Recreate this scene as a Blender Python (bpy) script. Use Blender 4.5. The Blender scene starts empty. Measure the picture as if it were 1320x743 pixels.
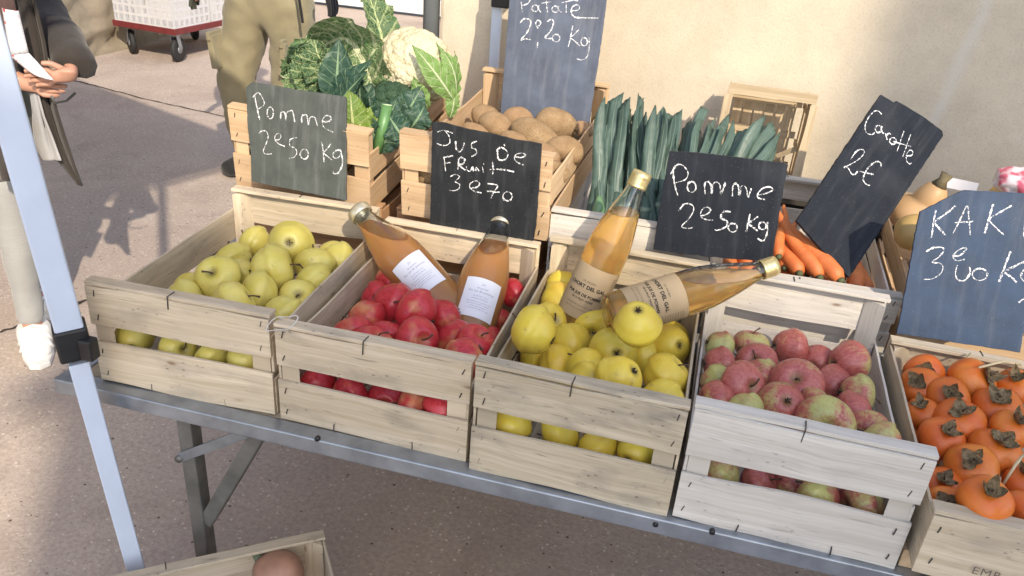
import bpy, bmesh, math, random
from mathutils import Vector, Matrix, noise as mnoise
from mathutils.kdtree import KDTree
SKY_S,SUN_S=.35,4.9
FR={
 'c1':[(-0.791,1.268,0.872,0.033,-0.942,0.05,0.332,0,329,314),(-0.696,1.235,0.903,0.04,-0.345,0.825,-0.448,0,375,314),(-0.615,1.256,0.876,0.033,0.776,0.517,-0.361,0,434,334),(-0.64,1.283,0.861,0.033,-0.93,0.215,0.297,0,427,334),(-0.636,1.209,0.877,0.037,-0.385,0.706,0.594,0,406,345),(-0.679,1.135,0.901,0.04,0.866,0.464,0.187,0,351,346),(-0.789,1.19,0.872,0.033,-0.682,0.201,0.703,0,302,334),(-0.74,1.136,0.872,0.033,0.273,0.755,0.597,0,311,357),(-0.747,1.076,0.895,0.037,0.052,-0.676,0.735,0,280,359),(-0.612,1.16,0.878,0.033,-0.817,0.239,0.525,0,406,361),(-0.666,1.066,0.888,0.036,-0.782,-0.493,0.382,0,334,377),(-0.801,1.083,0.859,0.033,0.053,0.667,0.743,0,250,374),(-0.612,1.1,0.869,0.033,0.32,-0.531,0.785,0,384,387),(-0.779,1.023,0.875,0.033,0.631,0.76,0.153,0,237,386),(-0.672,0.999,0.899,0.037,0.711,0.515,0.479,0,299,393),(-0.608,1.038,0.873,0.034,0.815,-0.198,-0.545,0,364,406),(-0.839,0.963,0.819,0.03,-0.513,0.857,0.044,3,171,437),(-0.758,0.963,0.819,0.03,0.847,-0.396,0.354,3,227,449),(-0.694,0.963,0.819,0.03,-0.798,-0.135,0.587,3,273,459),(-0.637,0.963,0.824,0.03,0.188,0.943,0.274,3,315,465),(-0.616,1.046,0.802,0.033,0.302,0.803,0.514,1,364,450),(-0.621,1.115,0.802,0.033,-0.114,0.905,0.41,1,386,424),(-0.623,1.189,0.802,0.035,-0.688,-0.538,-0.487,1,409,399),(-0.627,1.263,0.802,0.034,-0.211,0.954,-0.215,1,430,376),(-0.63,1.334,0.802,0.034,0.167,-0.947,-0.276,1,449,356)],
 'c2':[(-0.507,1.259,0.852,0.033,0.931,-0.082,-0.354,0,504,362),(-0.509,1.198,0.841,0.033,0.737,0.539,0.407,0,486,387),(-0.372,1.16,0.854,0.033,-0.753,-0.585,-0.301,0,572,410),(-0.465,1.158,0.863,0.038,0.97,0.026,-0.243,0,505,392),(-0.404,1.112,0.884,0.037,-0.92,0.108,0.377,0,537,402),(-0.488,1.098,0.86,0.033,0.848,-0.13,-0.513,0,472,411),(-0.286,1.309,0.845,0.028,0.734,0.494,0.466,0,661,378),(-0.436,1.066,0.852,0.033,-0.009,0.696,0.718,0,499,436),(-0.48,1.029,0.87,0.032,-0.566,0.435,0.701,0,454,431),(-0.374,1.032,0.883,0.034,0.714,-0.573,0.401,0,537,437),(-0.33,1.097,0.853,0.033,0.921,0.388,-0.043,0,586,439),(-0.289,1.075,0.867,0.033,0.401,-0.088,0.912,0,612,444),(-0.289,1.014,0.876,0.033,-0.678,-0.524,-0.516,0,598,462),(-0.431,0.993,0.879,0.033,0.385,0.214,0.898,0,479,447),(-0.514,0.97,0.803,0.03,-0.717,0.667,0.201,3,409,496),(-0.458,0.967,0.801,0.03,0.672,0.662,0.333,3,450,508),(-0.402,0.977,0.793,0.03,0.23,-0.866,0.443,3,498,518),(-0.352,0.957,0.807,0.03,-0.93,-0.17,0.326,3,530,526),(-0.302,0.957,0.822,0.03,0.109,0.135,0.985,3,571,524),(-0.512,1.321,0.802,0.035,0.458,-0.797,-0.393,1,517,373),(-0.442,1.324,0.802,0.034,-0.884,0.368,0.289,1,562,381),(-0.37,1.108,0.802,0.035,-0.779,-0.431,0.455,1,559,462),(-0.373,1.253,0.802,0.034,-0.967,0.216,0.134,1,591,411),(-0.369,1.324,0.802,0.034,0.774,0.287,0.564,1,608,389),(-0.302,1.035,0.802,0.035,0.11,-0.97,-0.218,1,591,502),(-0.296,1.106,0.802,0.035,-0.778,0.601,-0.184,1,612,474),(-0.296,1.181,0.802,0.035,-0.711,0.697,-0.09,1,628,446),(-0.3,1.253,0.802,0.032,0.685,-0.721,0.103,1,640,420)],
 'c3':[(-0.199,1.341,0.858,0.034,-0.898,-0.358,-0.256,0,725,371),(-0.197,1.294,0.853,0.037,0.619,0.68,0.392,0,720,389),(-0.2,1.232,0.842,0.034,0.526,-0.587,0.615,0,707,416),(-0.128,1.251,0.84,0.034,0.241,-0.969,0.056,0,762,421),(-0.197,1.077,0.912,0.04,-0.948,0.187,0.258,0,688,426),(-0.042,1.092,0.95,0.036,0.093,0.348,-0.933,0,822,417),(-0.201,1.151,0.828,0.033,-0.998,-0.044,0.035,0,692,454),(-0.154,1.195,0.83,0.036,-0.672,-0.717,-0.185,0,735,444),(-0.029,1.182,0.836,0.033,0.957,0.135,0.258,0,828,463),(0.012,1.226,0.845,0.037,-0.512,0.666,-0.543,0,863,446),(-0.076,1.145,0.86,0.039,-0.262,0.841,-0.473,0,790,454),(-0.11,1.084,0.858,0.033,-0.78,0.374,0.502,0,755,475),(-0.201,1.152,0.795,0.035,0.859,0.42,0.292,0,690,475),(-0.157,1.115,0.834,0.035,0.846,-0.055,0.53,0,721,471),(0.012,1.089,0.87,0.035,0.598,0.196,0.777,0,857,484),(-0.052,0.999,0.905,0.036,-0.644,0.195,-0.74,0,798,489),(-0.099,1.025,0.869,0.033,0.632,0.742,0.223,0,757,495),(0.013,1.017,0.872,0.033,-0.758,0.423,0.496,0,852,516),(-0.195,0.956,0.814,0.031,0.116,0.366,0.924,3,659,550),(-0.123,0.967,0.811,0.032,-0.943,-0.259,-0.211,3,722,560),(-0.066,0.955,0.81,0.03,0.754,-0.424,-0.502,3,769,577),(-0.009,0.954,0.818,0.031,0.381,0.922,-0.063,3,820,583),(-0.088,1.335,0.802,0.033,-0.618,0.734,0.283,1,795,421),(0.01,1.338,0.802,0.033,0.37,0.681,0.632,1,863,433)],
 'c4':[(0.092,1.222,0.864,0.027,0.956,0.13,-0.262,0,927,447),(0.144,1.255,0.86,0.029,-0.003,0.279,0.96,0,968,445),(0.21,1.279,0.856,0.033,0.975,0.209,-0.08,0,1018,448),(0.301,1.248,0.866,0.035,0.883,0.47,0.01,0,1094,467),(0.093,1.156,0.867,0.03,0.987,0.161,-0.013,0,927,471),(0.259,1.271,0.84,0.031,0.471,0.855,-0.218,0,1054,469),(0.154,1.206,0.855,0.032,-0.227,-0.665,0.711,0,975,469),(0.158,1.153,0.862,0.031,0.954,-0.275,-0.115,0,980,486),(0.28,1.204,0.842,0.033,-0.513,0.719,-0.47,0,1075,498),(0.093,1.105,0.863,0.031,0.807,0.382,0.45,0,925,496),(0.306,1.162,0.86,0.031,0.996,0.053,0.075,0,1105,508),(0.208,1.125,0.878,0.039,-0.203,-0.612,0.764,0,1026,495),(0.124,1.076,0.886,0.035,0.582,-0.613,0.534,0,955,498),(0.092,1.04,0.872,0.031,-0.975,-0.214,0.067,0,924,519),(0.234,1.071,0.875,0.031,0.78,0.277,0.562,0,1052,528),(0.295,1.111,0.859,0.031,-0.944,-0.199,-0.261,0,1100,531),(0.183,1.048,0.882,0.035,-0.065,0.604,-0.795,0,1008,525),(0.129,1.018,0.877,0.032,0.935,-0.347,-0.069,0,958,534),(0.308,1.061,0.863,0.029,0.215,0.949,-0.232,0,1118,555),(0.239,1.014,0.888,0.038,-0.058,-0.899,0.435,0,1063,548),(0.314,1.012,0.879,0.031,-0.801,0.571,0.18,0,1134,571),(0.109,0.953,0.812,0.03,-0.922,0.125,0.367,3,927,612),(0.164,0.962,0.805,0.03,0.82,-0.053,0.57,3,977,623),(0.212,0.978,0.796,0.03,-0.942,-0.203,-0.267,3,1020,630),(0.241,0.942,0.82,0.03,-0.739,0.617,0.269,3,1055,640),(0.299,0.953,0.814,0.032,-0.903,-0.426,0.048,3,1110,650)],
 'kk':[(0.401,1.2,0.873,0.032,-0.399,-0.639,0.658,0,1185,498),(0.414,1.242,0.875,0.032,-0.23,-0.786,0.573,0,1191,481),(0.483,1.236,0.878,0.041,0.543,-0.373,0.752,0,1252,493),(0.553,1.255,0.874,0.032,-0.314,-0.355,0.881,0,1309,499),(0.396,1.136,0.863,0.029,-0.365,-0.206,0.908,0,1189,533),(0.435,1.175,0.878,0.033,-0.133,-0.695,0.707,0,1221,512),(0.505,1.174,0.874,0.038,-0.201,-0.34,0.919,0,1284,527),(0.439,1.115,0.874,0.038,-0.156,-0.409,0.899,0,1235,544),(0.509,1.116,0.878,0.031,0.069,-0.336,0.939,0,1303,554),(0.407,1.066,0.872,0.033,0.029,-0.487,0.873,0,1214,565),(0.403,1.097,0.831,0.03,-0.237,-0.76,0.606,0,1193,577),(0.478,1.063,0.867,0.038,0.029,-0.304,0.952,0,1282,584),(0.437,1.016,0.866,0.037,-0.262,-0.526,0.809,0,1252,603),(0.502,1.01,0.861,0.027,-0.134,-0.048,0.99,0,1318,624),(0.397,0.982,0.846,0.031,-0.137,-0.379,0.915,0,1212,630),(0.419,0.907,0.896,0.034,-0.053,-0.407,0.912,0,1269,645),(0.392,0.93,0.855,0.031,-0.372,-0.548,0.749,0,1220,655),(0.477,0.931,0.869,0.031,-0.785,-0.608,-0.122,0,1318,664)],
}
SL={
 's1':{'M':[[-0.8618,1.385,0.948],[0.9994,0.0,-0.035],[0.0346,0.1517,0.9878],[0.0053,-0.9884,0.1516]],'out':[(0.0,0.0),(0.2067,0.0),(0.1904,0.1977),(0.1871,0.2001),(0.1004,0.1975),(0.0018,0.1962),(-0.0065,0.1964),(-0.0194,0.1839),(-0.0129,0.1061),(-0.0046,0.0688)],'st':[[(0.0002,0.1723),(0.0057,0.151),(0.0136,0.1258)],[(-0.0032,0.1677),(0.0045,0.1767),(0.0113,0.177),(0.0208,0.1637),(0.0199,0.1554),(0.0081,0.1465)],[(0.0419,0.1449),(0.041,0.1381),(0.0379,0.1334),(0.0337,0.1327),(0.0302,0.1362),(0.0286,0.1427),(0.0295,0.1495),(0.0327,0.1542),(0.0368,0.1549),(0.0403,0.1513),(0.0419,0.1449)],[(0.0581,0.1355),(0.0579,0.1477),(0.0604,0.1501),(0.0663,0.1491),(0.0692,0.1362),(0.0699,0.1489),(0.0749,0.1538),(0.0815,0.1557),(0.0857,0.1443),(0.088,0.1346)],[(0.1026,0.1359),(0.1022,0.1491),(0.106,0.1518),(0.1126,0.1521),(0.1172,0.1355),(0.119,0.148),(0.1249,0.1518),(0.1303,0.1499),(0.1357,0.1359)],[(0.1451,0.1464),(0.1568,0.1476),(0.1637,0.1537),(0.1603,0.1587),(0.1516,0.158),(0.1458,0.1486),(0.1479,0.138),(0.1557,0.1329),(0.1695,0.1297)],[(0.0125,0.0996),(0.019,0.1057),(0.0281,0.1065),(0.033,0.0983),(0.0305,0.0854),(0.024,0.0675),(0.027,0.0621),(0.0348,0.0619),(0.0424,0.0645)],[(0.0473,0.0925),(0.0571,0.0959),(0.0603,0.1031),(0.0556,0.1072),(0.0486,0.1027),(0.0482,0.0935),(0.0563,0.0866),(0.0699,0.0841)],[(0.0943,0.1058),(0.0803,0.0992),(0.081,0.0869),(0.0911,0.0846),(0.096,0.0772),(0.0921,0.0673),(0.0803,0.0618)],[(0.1206,0.0779),(0.1194,0.0718),(0.1154,0.0674),(0.1102,0.0665),(0.1058,0.0693),(0.1038,0.0748),(0.105,0.0809),(0.109,0.0853),(0.1142,0.0862),(0.1186,0.0834),(0.1206,0.0779)],[(0.1465,0.1081),(0.1513,0.0905),(0.1548,0.0671)],[(0.1665,0.1063),(0.1586,0.0939),(0.1534,0.0859),(0.1618,0.0808),(0.172,0.0744)],[(0.1877,0.0979),(0.1783,0.0954),(0.1727,0.0878),(0.175,0.0804),(0.1837,0.082),(0.1883,0.091)],[(0.1877,0.0979),(0.1926,0.0815),(0.1928,0.0671),(0.1861,0.0521),(0.1775,0.0488),(0.1753,0.0534)]]},
 'jus':{'M':[[-0.4716,1.362,0.9322],[1.0,0.0,0.0067],[-0.0066,0.0785,0.9969],[-0.0005,-0.9969,0.0785]],'out':[(-0.0,-0.0),(0.2035,-0.0),(0.2062,0.0325),(0.2012,0.183),(0.1811,0.1844),(0.1496,0.1843),(0.1175,0.1883),(0.0589,0.1917),(0.0142,0.197),(-0.005,0.1945)],'st':[[(0.0064,0.1785),(0.0176,0.183),(0.036,0.1805)],[(0.0219,0.1816),(0.0291,0.1731),(0.0308,0.1618),(0.0207,0.1553),(0.0059,0.1573)],[(0.042,0.1663),(0.0445,0.1516),(0.0515,0.1485),(0.0563,0.1553),(0.0587,0.1656)],[(0.082,0.1719),(0.0731,0.1666),(0.0737,0.1587),(0.081,0.1567),(0.0826,0.1489),(0.0737,0.1426)],[(0.1212,0.1624),(0.1251,0.1449),(0.1363,0.1455),(0.1417,0.1538),(0.1379,0.1632),(0.1269,0.1667),(0.1212,0.1614)],[(0.133,0.1735),(0.1347,0.1702)],[(0.1539,0.154),(0.1661,0.1538),(0.1747,0.159),(0.1683,0.1621),(0.1576,0.1586),(0.1543,0.1501),(0.1609,0.144),(0.1734,0.1408)],[(0.0214,0.1341),(0.0237,0.1216),(0.026,0.108)],[(0.0199,0.1328),(0.0395,0.1392)],[(0.0226,0.1219),(0.035,0.1258)],[(0.0502,0.1351),(0.0494,0.1145)],[(0.0483,0.1328),(0.0553,0.1379),(0.0618,0.1338),(0.0582,0.1261),(0.051,0.123),(0.0636,0.1156)],[(0.0657,0.1226),(0.0672,0.1161),(0.0735,0.115),(0.0771,0.1237),(0.0798,0.1159)],[(0.0839,0.1165),(0.0844,0.1238),(0.0901,0.1175)],[(0.0957,0.1265),(0.0985,0.1156)],[(0.0973,0.1328),(0.0984,0.1309)],[(0.1139,0.1382),(0.1165,0.1249),(0.1163,0.1142)],[(0.1104,0.1235),(0.1328,0.1268),(0.1559,0.1257)],[(0.0356,0.099),(0.0458,0.1047),(0.0535,0.1007),(0.0456,0.0912),(0.0543,0.0873),(0.0538,0.0788),(0.0451,0.0733),(0.035,0.0728)],[(0.0753,0.0821),(0.0891,0.0874),(0.0928,0.0942),(0.0862,0.0984),(0.0761,0.0927),(0.0746,0.0841),(0.0835,0.0782),(0.0977,0.0772)],[(0.1083,0.0965),(0.1271,0.0958),(0.1209,0.0819),(0.1167,0.0697)],[(0.1074,0.0818),(0.1322,0.0836)],[(0.1564,0.0796),(0.1552,0.0742),(0.1512,0.0703),(0.1458,0.0695),(0.1411,0.072),(0.139,0.0769),(0.1403,0.0822),(0.1444,0.0861),(0.1497,0.0869),(0.1543,0.0844),(0.1564,0.0796)]]},
 'pat':{'M':[[-0.4433,1.74,1.0575],[0.9998,0.0,0.0198],[-0.0178,0.4355,0.9],[-0.0086,-0.9002,0.4354]],'out':[(0.0,-0.0),(0.1891,-0.0),(0.2021,0.005),(0.1998,0.1038),(0.1987,0.2059),(0.1958,0.2973),(0.1932,0.3445),(-0.0293,0.3682),(-0.0246,0.3061),(-0.0119,0.1507)],'st':[[(0.0032,0.2687),(0.0072,0.2512),(0.0137,0.2294)],[(0.0013,0.263),(0.0133,0.2707),(0.026,0.2629),(0.0235,0.2504),(0.0108,0.2437)],[(0.0484,0.2415),(0.0477,0.2372),(0.0445,0.2342),(0.0399,0.2338),(0.0358,0.2361),(0.0337,0.2401),(0.0345,0.2445),(0.0377,0.2474),(0.0423,0.2478),(0.0463,0.2456),(0.0484,0.2415)],[(0.0485,0.2482),(0.0501,0.2383),(0.056,0.2333)],[(0.0619,0.2672),(0.0662,0.2481),(0.0706,0.2346)],[(0.0528,0.253),(0.0764,0.2585)],[(0.0936,0.2434),(0.0928,0.2394),(0.0896,0.2367),(0.0851,0.2363),(0.0811,0.2383),(0.0791,0.2421),(0.0798,0.246),(0.0831,0.2488),(0.0876,0.2492),(0.0916,0.2471),(0.0936,0.2434)],[(0.0931,0.25),(0.0958,0.2403),(0.1019,0.2375)],[(0.1082,0.2613),(0.1121,0.2373)],[(0.0985,0.2583),(0.1232,0.266),(0.1344,0.2659)],[(0.123,0.2428),(0.1361,0.2451),(0.14,0.252),(0.1325,0.2569),(0.1244,0.2517),(0.1227,0.2416),(0.1312,0.2303),(0.1515,0.2299),(0.1844,0.2325)],[(0.0123,0.2057),(0.0205,0.2154),(0.0328,0.2144),(0.0367,0.2047),(0.0316,0.1863),(0.0207,0.1684),(0.0305,0.1716),(0.0422,0.1705)],[(0.0487,0.2013),(0.0573,0.2044),(0.0585,0.2112),(0.051,0.215),(0.0478,0.2068),(0.055,0.1975)],[(0.0594,0.1667),(0.0597,0.1544)],[(0.0729,0.2137),(0.081,0.22),(0.0876,0.214),(0.0839,0.1947),(0.0741,0.1782),(0.09,0.1786)],[(0.1072,0.1809),(0.1063,0.1759),(0.1027,0.1725),(0.0975,0.172),(0.0928,0.1746),(0.0904,0.1792),(0.0913,0.1842),(0.095,0.1876),(0.1001,0.1881),(0.1048,0.1855),(0.1072,0.1809)],[(0.1311,0.2103),(0.1306,0.1859),(0.1286,0.1636)],[(0.1458,0.2029),(0.1356,0.1898),(0.1296,0.1847),(0.1421,0.1771),(0.1536,0.1683)],[(0.1693,0.1787),(0.1687,0.1735),(0.1657,0.17),(0.1613,0.1695),(0.1572,0.1723),(0.155,0.1773),(0.1555,0.1826),(0.1586,0.1861),(0.163,0.1865),(0.1671,0.1837),(0.1693,0.1787)],[(0.1715,0.1889),(0.175,0.1672),(0.1738,0.1472),(0.1641,0.1385),(0.1516,0.1394)]]},
 'pr':{'M':[[-0.0476,1.378,0.9502],[0.9976,0.0,0.0694],[-0.0683,0.1726,0.9826],[-0.012,-0.985,0.1722]],'out':[(0.0,0.0),(0.0392,-0.0015),(0.1216,-0.0025),(0.208,0.0),(0.2086,0.0533),(0.2099,0.1286),(0.2116,0.1713),(0.2035,0.1746),(0.1261,0.1777),(0.0602,0.1805),(0.0109,0.1794),(0.0083,0.1382),(0.0037,0.075)],'st':[[(0.0203,0.1458),(0.0261,0.1213),(0.0336,0.1023)],[(0.0172,0.1389),(0.0248,0.155),(0.0354,0.157),(0.0464,0.1452),(0.0435,0.1323),(0.0279,0.1253)],[(0.0632,0.1207),(0.0624,0.115),(0.059,0.1113),(0.0544,0.1108),(0.0502,0.1139),(0.0482,0.1193),(0.049,0.125),(0.0524,0.1287),(0.0571,0.1291),(0.0612,0.126),(0.0632,0.1207)],[(0.0802,0.1094),(0.0776,0.1275),(0.0831,0.1313),(0.0886,0.1251),(0.0912,0.112),(0.0916,0.127),(0.0963,0.1324),(0.1033,0.1281),(0.1068,0.1118),(0.1115,0.1304),(0.111,0.1348)],[(0.1268,0.1097),(0.1256,0.1284),(0.1315,0.1322),(0.1355,0.1254),(0.1381,0.113),(0.1395,0.1274),(0.1444,0.13),(0.1496,0.1228),(0.1532,0.1105),(0.1564,0.1267)],[(0.1684,0.1157),(0.18,0.119),(0.192,0.1266),(0.1871,0.1316),(0.1761,0.1285),(0.169,0.1191),(0.17,0.1115),(0.1813,0.1092)],[(0.0375,0.0756),(0.0471,0.0889),(0.0603,0.0879),(0.0636,0.0781),(0.0566,0.0621),(0.046,0.0478),(0.0584,0.0457),(0.0668,0.0488)],[(0.0776,0.0704),(0.088,0.0748),(0.0924,0.0831),(0.0855,0.0869),(0.0775,0.0805),(0.0777,0.0692),(0.087,0.0645),(0.0989,0.0645)],[(0.1269,0.083),(0.1143,0.0807),(0.1124,0.0693),(0.1226,0.0657),(0.1227,0.0556),(0.1096,0.0475),(0.1041,0.048)],[(0.1416,0.0552),(0.1407,0.0505),(0.1374,0.0473),(0.1328,0.0468),(0.1287,0.0493),(0.1267,0.0537),(0.1276,0.0585),(0.1309,0.0617),(0.1355,0.0621),(0.1396,0.0597),(0.1416,0.0552)],[(0.1601,0.0818),(0.1591,0.0649),(0.1579,0.049)],[(0.1743,0.0787),(0.1639,0.0687),(0.1591,0.0649),(0.1695,0.0581),(0.1765,0.0532)],[(0.19,0.0635),(0.1893,0.0595),(0.1865,0.0568),(0.1826,0.0564),(0.1792,0.0585),(0.1775,0.0623),(0.1781,0.0663),(0.181,0.069),(0.1848,0.0694),(0.1883,0.0673),(0.19,0.0635)],[(0.1912,0.0703),(0.1928,0.0503),(0.1883,0.0363),(0.1783,0.0398)]]},
 'car':{'M':[[0.1946,1.46,1.0176],[0.7785,0.0,-0.6277],[0.4158,0.7492,0.5156],[0.4702,-0.6624,0.5832]],'out':[(0.0,0.0),(0.0725,-0.0018),(0.1475,0.0),(0.1431,0.2046),(0.1385,0.3972),(0.1314,0.4037),(0.0795,0.391),(0.0157,0.3663),(0.0124,0.3577),(-0.0176,0.3471),(-0.0106,0.1952)],'st':[[(0.0071,0.314),(-0.001,0.3134),(-0.0081,0.3052),(-0.01,0.2835),(-0.0054,0.2645),(0.0048,0.2556),(0.0157,0.2618),(0.0184,0.2709)],[(0.0249,0.289),(0.0265,0.2845),(0.0256,0.2795),(0.0226,0.2761),(0.0186,0.2755),(0.015,0.2779),(0.0134,0.2825),(0.0142,0.2874),(0.0173,0.2908),(0.0213,0.2915),(0.0249,0.289)],[(0.0219,0.2954),(0.0276,0.2861),(0.035,0.2859)],[(0.0371,0.2895),(0.0476,0.2819)],[(0.0409,0.2877),(0.0424,0.2955),(0.0474,0.2986)],[(0.0643,0.297),(0.0656,0.2925),(0.0643,0.2873),(0.0608,0.2834),(0.0565,0.2823),(0.053,0.2844),(0.0516,0.2889),(0.053,0.2941),(0.0564,0.298),(0.0608,0.2992),(0.0643,0.297)],[(0.0648,0.3281),(0.0707,0.3066),(0.0778,0.2819)],[(0.0595,0.2904),(0.0783,0.303),(0.0954,0.3148)],[(0.0802,0.3356),(0.0864,0.312),(0.094,0.2831)],[(0.0984,0.2904),(0.1074,0.3015),(0.1051,0.3098),(0.0984,0.3072),(0.0978,0.2945),(0.1044,0.2838),(0.1135,0.283),(0.1166,0.2888)],[(0.012,0.1845),(0.0111,0.2045),(0.0154,0.2175),(0.0238,0.2221),(0.0264,0.2108),(0.0229,0.1918),(0.0154,0.1708),(0.0112,0.1593),(0.0112,0.164),(0.0192,0.1657),(0.0316,0.1631),(0.0367,0.1687),(0.0372,0.1774)],[(0.0695,0.2277),(0.0639,0.2321),(0.0557,0.2255),(0.0505,0.2069),(0.0507,0.1908),(0.0553,0.1751),(0.066,0.1718),(0.074,0.1769)],[(0.0411,0.1816),(0.0534,0.1903),(0.067,0.2005)]]},
 'kak':{'M':[[0.3794,1.325,0.8957],[0.9997,0.0,0.0247],[-0.0234,0.3233,0.946],[-0.008,-0.9463,0.3232]],'out':[(-0.0,0.0),(0.1911,0.0),(0.1892,0.0325),(0.2092,0.0425),(0.1976,0.2008),(0.1888,0.2547),(0.1451,0.2576),(0.0584,0.2512),(0.054,0.2494),(-0.0021,0.2072),(-0.0028,0.1851),(-0.0002,0.0804)],'st':[[(0.0211,0.2129),(0.0213,0.1913),(0.0232,0.1673)],[(0.049,0.2234),(0.0372,0.2093),(0.024,0.1933),(0.0324,0.1837),(0.0431,0.1743)],[(0.0534,0.1766),(0.0598,0.2008),(0.0661,0.2257),(0.0736,0.2028),(0.08,0.1796)],[(0.0534,0.1966),(0.0798,0.202)],[(0.1037,0.2341),(0.1022,0.2109),(0.1007,0.1859)],[(0.131,0.2353),(0.1145,0.2208),(0.1034,0.2086),(0.1155,0.1971),(0.1295,0.1868)],[(0.1551,0.2223),(0.1569,0.2042),(0.1594,0.1862)],[(0.0196,0.1432),(0.0272,0.1502),(0.0401,0.1538),(0.0455,0.1495),(0.0401,0.1374),(0.0316,0.1272),(0.0436,0.1273),(0.0493,0.1215),(0.0476,0.1102),(0.0367,0.1),(0.0236,0.0971)],[(0.0609,0.1417),(0.071,0.1449),(0.0788,0.1561),(0.0739,0.1579),(0.0647,0.1499),(0.0611,0.1405),(0.0687,0.1354),(0.0797,0.1395)],[(0.0705,0.1281),(0.07,0.1145),(0.0758,0.1044),(0.086,0.1052),(0.0916,0.1179),(0.0889,0.1279)],[(0.114,0.1108),(0.1077,0.1082),(0.1009,0.1094),(0.0962,0.1139),(0.0954,0.12),(0.0988,0.1253),(0.1052,0.1279),(0.112,0.1267),(0.1167,0.1222),(0.1175,0.1161),(0.114,0.1108)],[(0.1441,0.1625),(0.1407,0.1379),(0.1371,0.1107)],[(0.1683,0.1496),(0.1534,0.1382),(0.1419,0.1281),(0.1531,0.1211),(0.1628,0.1139)],[(0.1788,0.1272),(0.1787,0.1218),(0.1765,0.1181),(0.1729,0.1176),(0.1694,0.1203),(0.1672,0.1254),(0.1673,0.1308),(0.1695,0.1344),(0.1731,0.135),(0.1766,0.1322),(0.1788,0.1272)],[(0.1783,0.137),(0.1834,0.1155),(0.1817,0.0944),(0.1722,0.0819)],[(0.1722,0.0819),(0.1759,0.0859)]]},
}
# ---------------------------------------------------------------- helpers
C=bpy.context.scene.collection
rad=math.radians
rng=random.Random(11)
def link(o,parent=None):
    C.objects.link(o)
    if parent is not None: o.parent=parent
    return o
def tag(o,label=None,cat=None,group=None,kind=None):
    if label: o['label']=label
    if cat: o['category']=cat
    if group: o['group']=group
    if kind: o['kind']=kind
    return o
def thing(name,label,cat,loc=(0,0,0),rot=(0,0,0),group=None):
    o=bpy.data.objects.new(name,None); o.empty_display_size=.05; link(o)
    o.location=loc; o.rotation_euler=rot
    return tag(o,label,cat,group)
def obj(name,bm,mat,parent=None,smooth=False,bevel=0,sub=0):
    me=bpy.data.meshes.new(name)
    bmesh.ops.recalc_face_normals(bm,faces=bm.faces)
    bm.to_mesh(me); bm.free()
    for m in (mat if isinstance(mat,(list,tuple)) else [mat]): me.materials.append(m)
    if smooth: me.polygons.foreach_set('use_smooth',[True]*len(me.polygons))
    o=bpy.data.objects.new(name,me); link(o,parent)
    if bevel:
        b=o.modifiers.new('bevel','BEVEL'); b.width=bevel; b.segments=2; b.limit_method='ANGLE'; b.angle_limit=rad(40)
    if sub:
        s=o.modifiers.new('sub','SUBSURF'); s.levels=sub; s.render_levels=sub
    return o
def struct(name,bm,mat,**k):
    o=obj(name,bm,mat,**k); o['kind']='structure'; return o
def copy_tree(o,parent=None):
    c=o.copy(); C.objects.link(c); c.parent=parent
    for ch in list(o.children): copy_tree(ch,c)
    return c
def V(*a): return Vector(a)
def NB():
    bm=bmesh.new(); bm.loops.layers.uv.new('UVMap'); bm.loops.layers.float_color.new('tint'); return bm
def setuv(bm,faces,fn,tint):
    uv=bm.loops.layers.uv.active; cl=bm.loops.layers.float_color.active
    for f in faces:
        for l in f.loops:
            l[uv].uv=fn(l.vert.co,f); l[cl]=(tint,tint,tint,1)
def board(bm,a,b,side,w,t,n=12,wob=.0014,taper=None):
    """a plank: centre line a->b, width w along 'side', thickness t; the long edges wander a little"""
    a=Vector(a); b=Vector(b); L=(b-a).length; d=(b-a)/L; s=Vector(side).normalized(); s=(s-d*s.dot(d)).normalized(); k=d.cross(s)
    off=rng.uniform(0,40); offv=rng.uniform(0,9); tint=rng.uniform(.86,1.1)
    ph=[rng.uniform(0,6.3) for _ in range(6)]; fr=[rng.uniform(5,26) for _ in range(6)]
    rows=[]
    for i in range(n+1):
        u=i/n; x=u*L; c=a+d*x
        bow=wob*(math.sin(x*fr[4]*.4+ph[4]))*1.2
        e1=w/2+wob*(math.sin(x*fr[0]+ph[0])+.5*math.sin(x*fr[1]*2.3+ph[1]))
        e2=w/2+wob*(math.sin(x*fr[2]+ph[2])+.5*math.sin(x*fr[3]*2.3+ph[3]))
        if taper: e1*=1-taper*u; e2*=1-taper*u
        c=c+k*bow
        rows.append([bm.verts.new(c+s*p+k*q) for p,q in ((-e1,-t/2),(e2,-t/2),(e2,t/2),(-e1,t/2))])
    fs=[]
    for i in range(n):
        for j in range(4):
            fs.append(bm.faces.new((rows[i][j],rows[i][(j+1)%4],rows[i+1][(j+1)%4],rows[i+1][j])))
    fs.append(bm.faces.new(rows[0][::-1])); fs.append(bm.faces.new(rows[-1]))
    setuv(bm,fs,lambda co,f:((co-a).dot(d)+off,(co-a).dot(s)+(co-a).dot(k)*.7+offv),tint)
    return fs
def prism(bm,pts,vec,tint=1):
    """extrude polygon pts along vec"""
    vec=Vector(vec); A=[bm.verts.new(p) for p in pts]; B=[bm.verts.new(Vector(p)+vec) for p in pts]
    n=len(pts); fs=[bm.faces.new(A[::-1]),bm.faces.new(B)]
    for i in range(n): fs.append(bm.faces.new((A[i],A[(i+1)%n],B[(i+1)%n],B[i])))
    d=vec.normalized(); o=Vector(pts[0]); ou=rng.uniform(0,30)
    q=d.orthogonal().normalized(); r=d.cross(q)
    setuv(bm,fs,lambda co,f:((co-o).dot(d)+ou,(co-o).dot(q)+(co-o).dot(r)),tint)
    return fs
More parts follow.
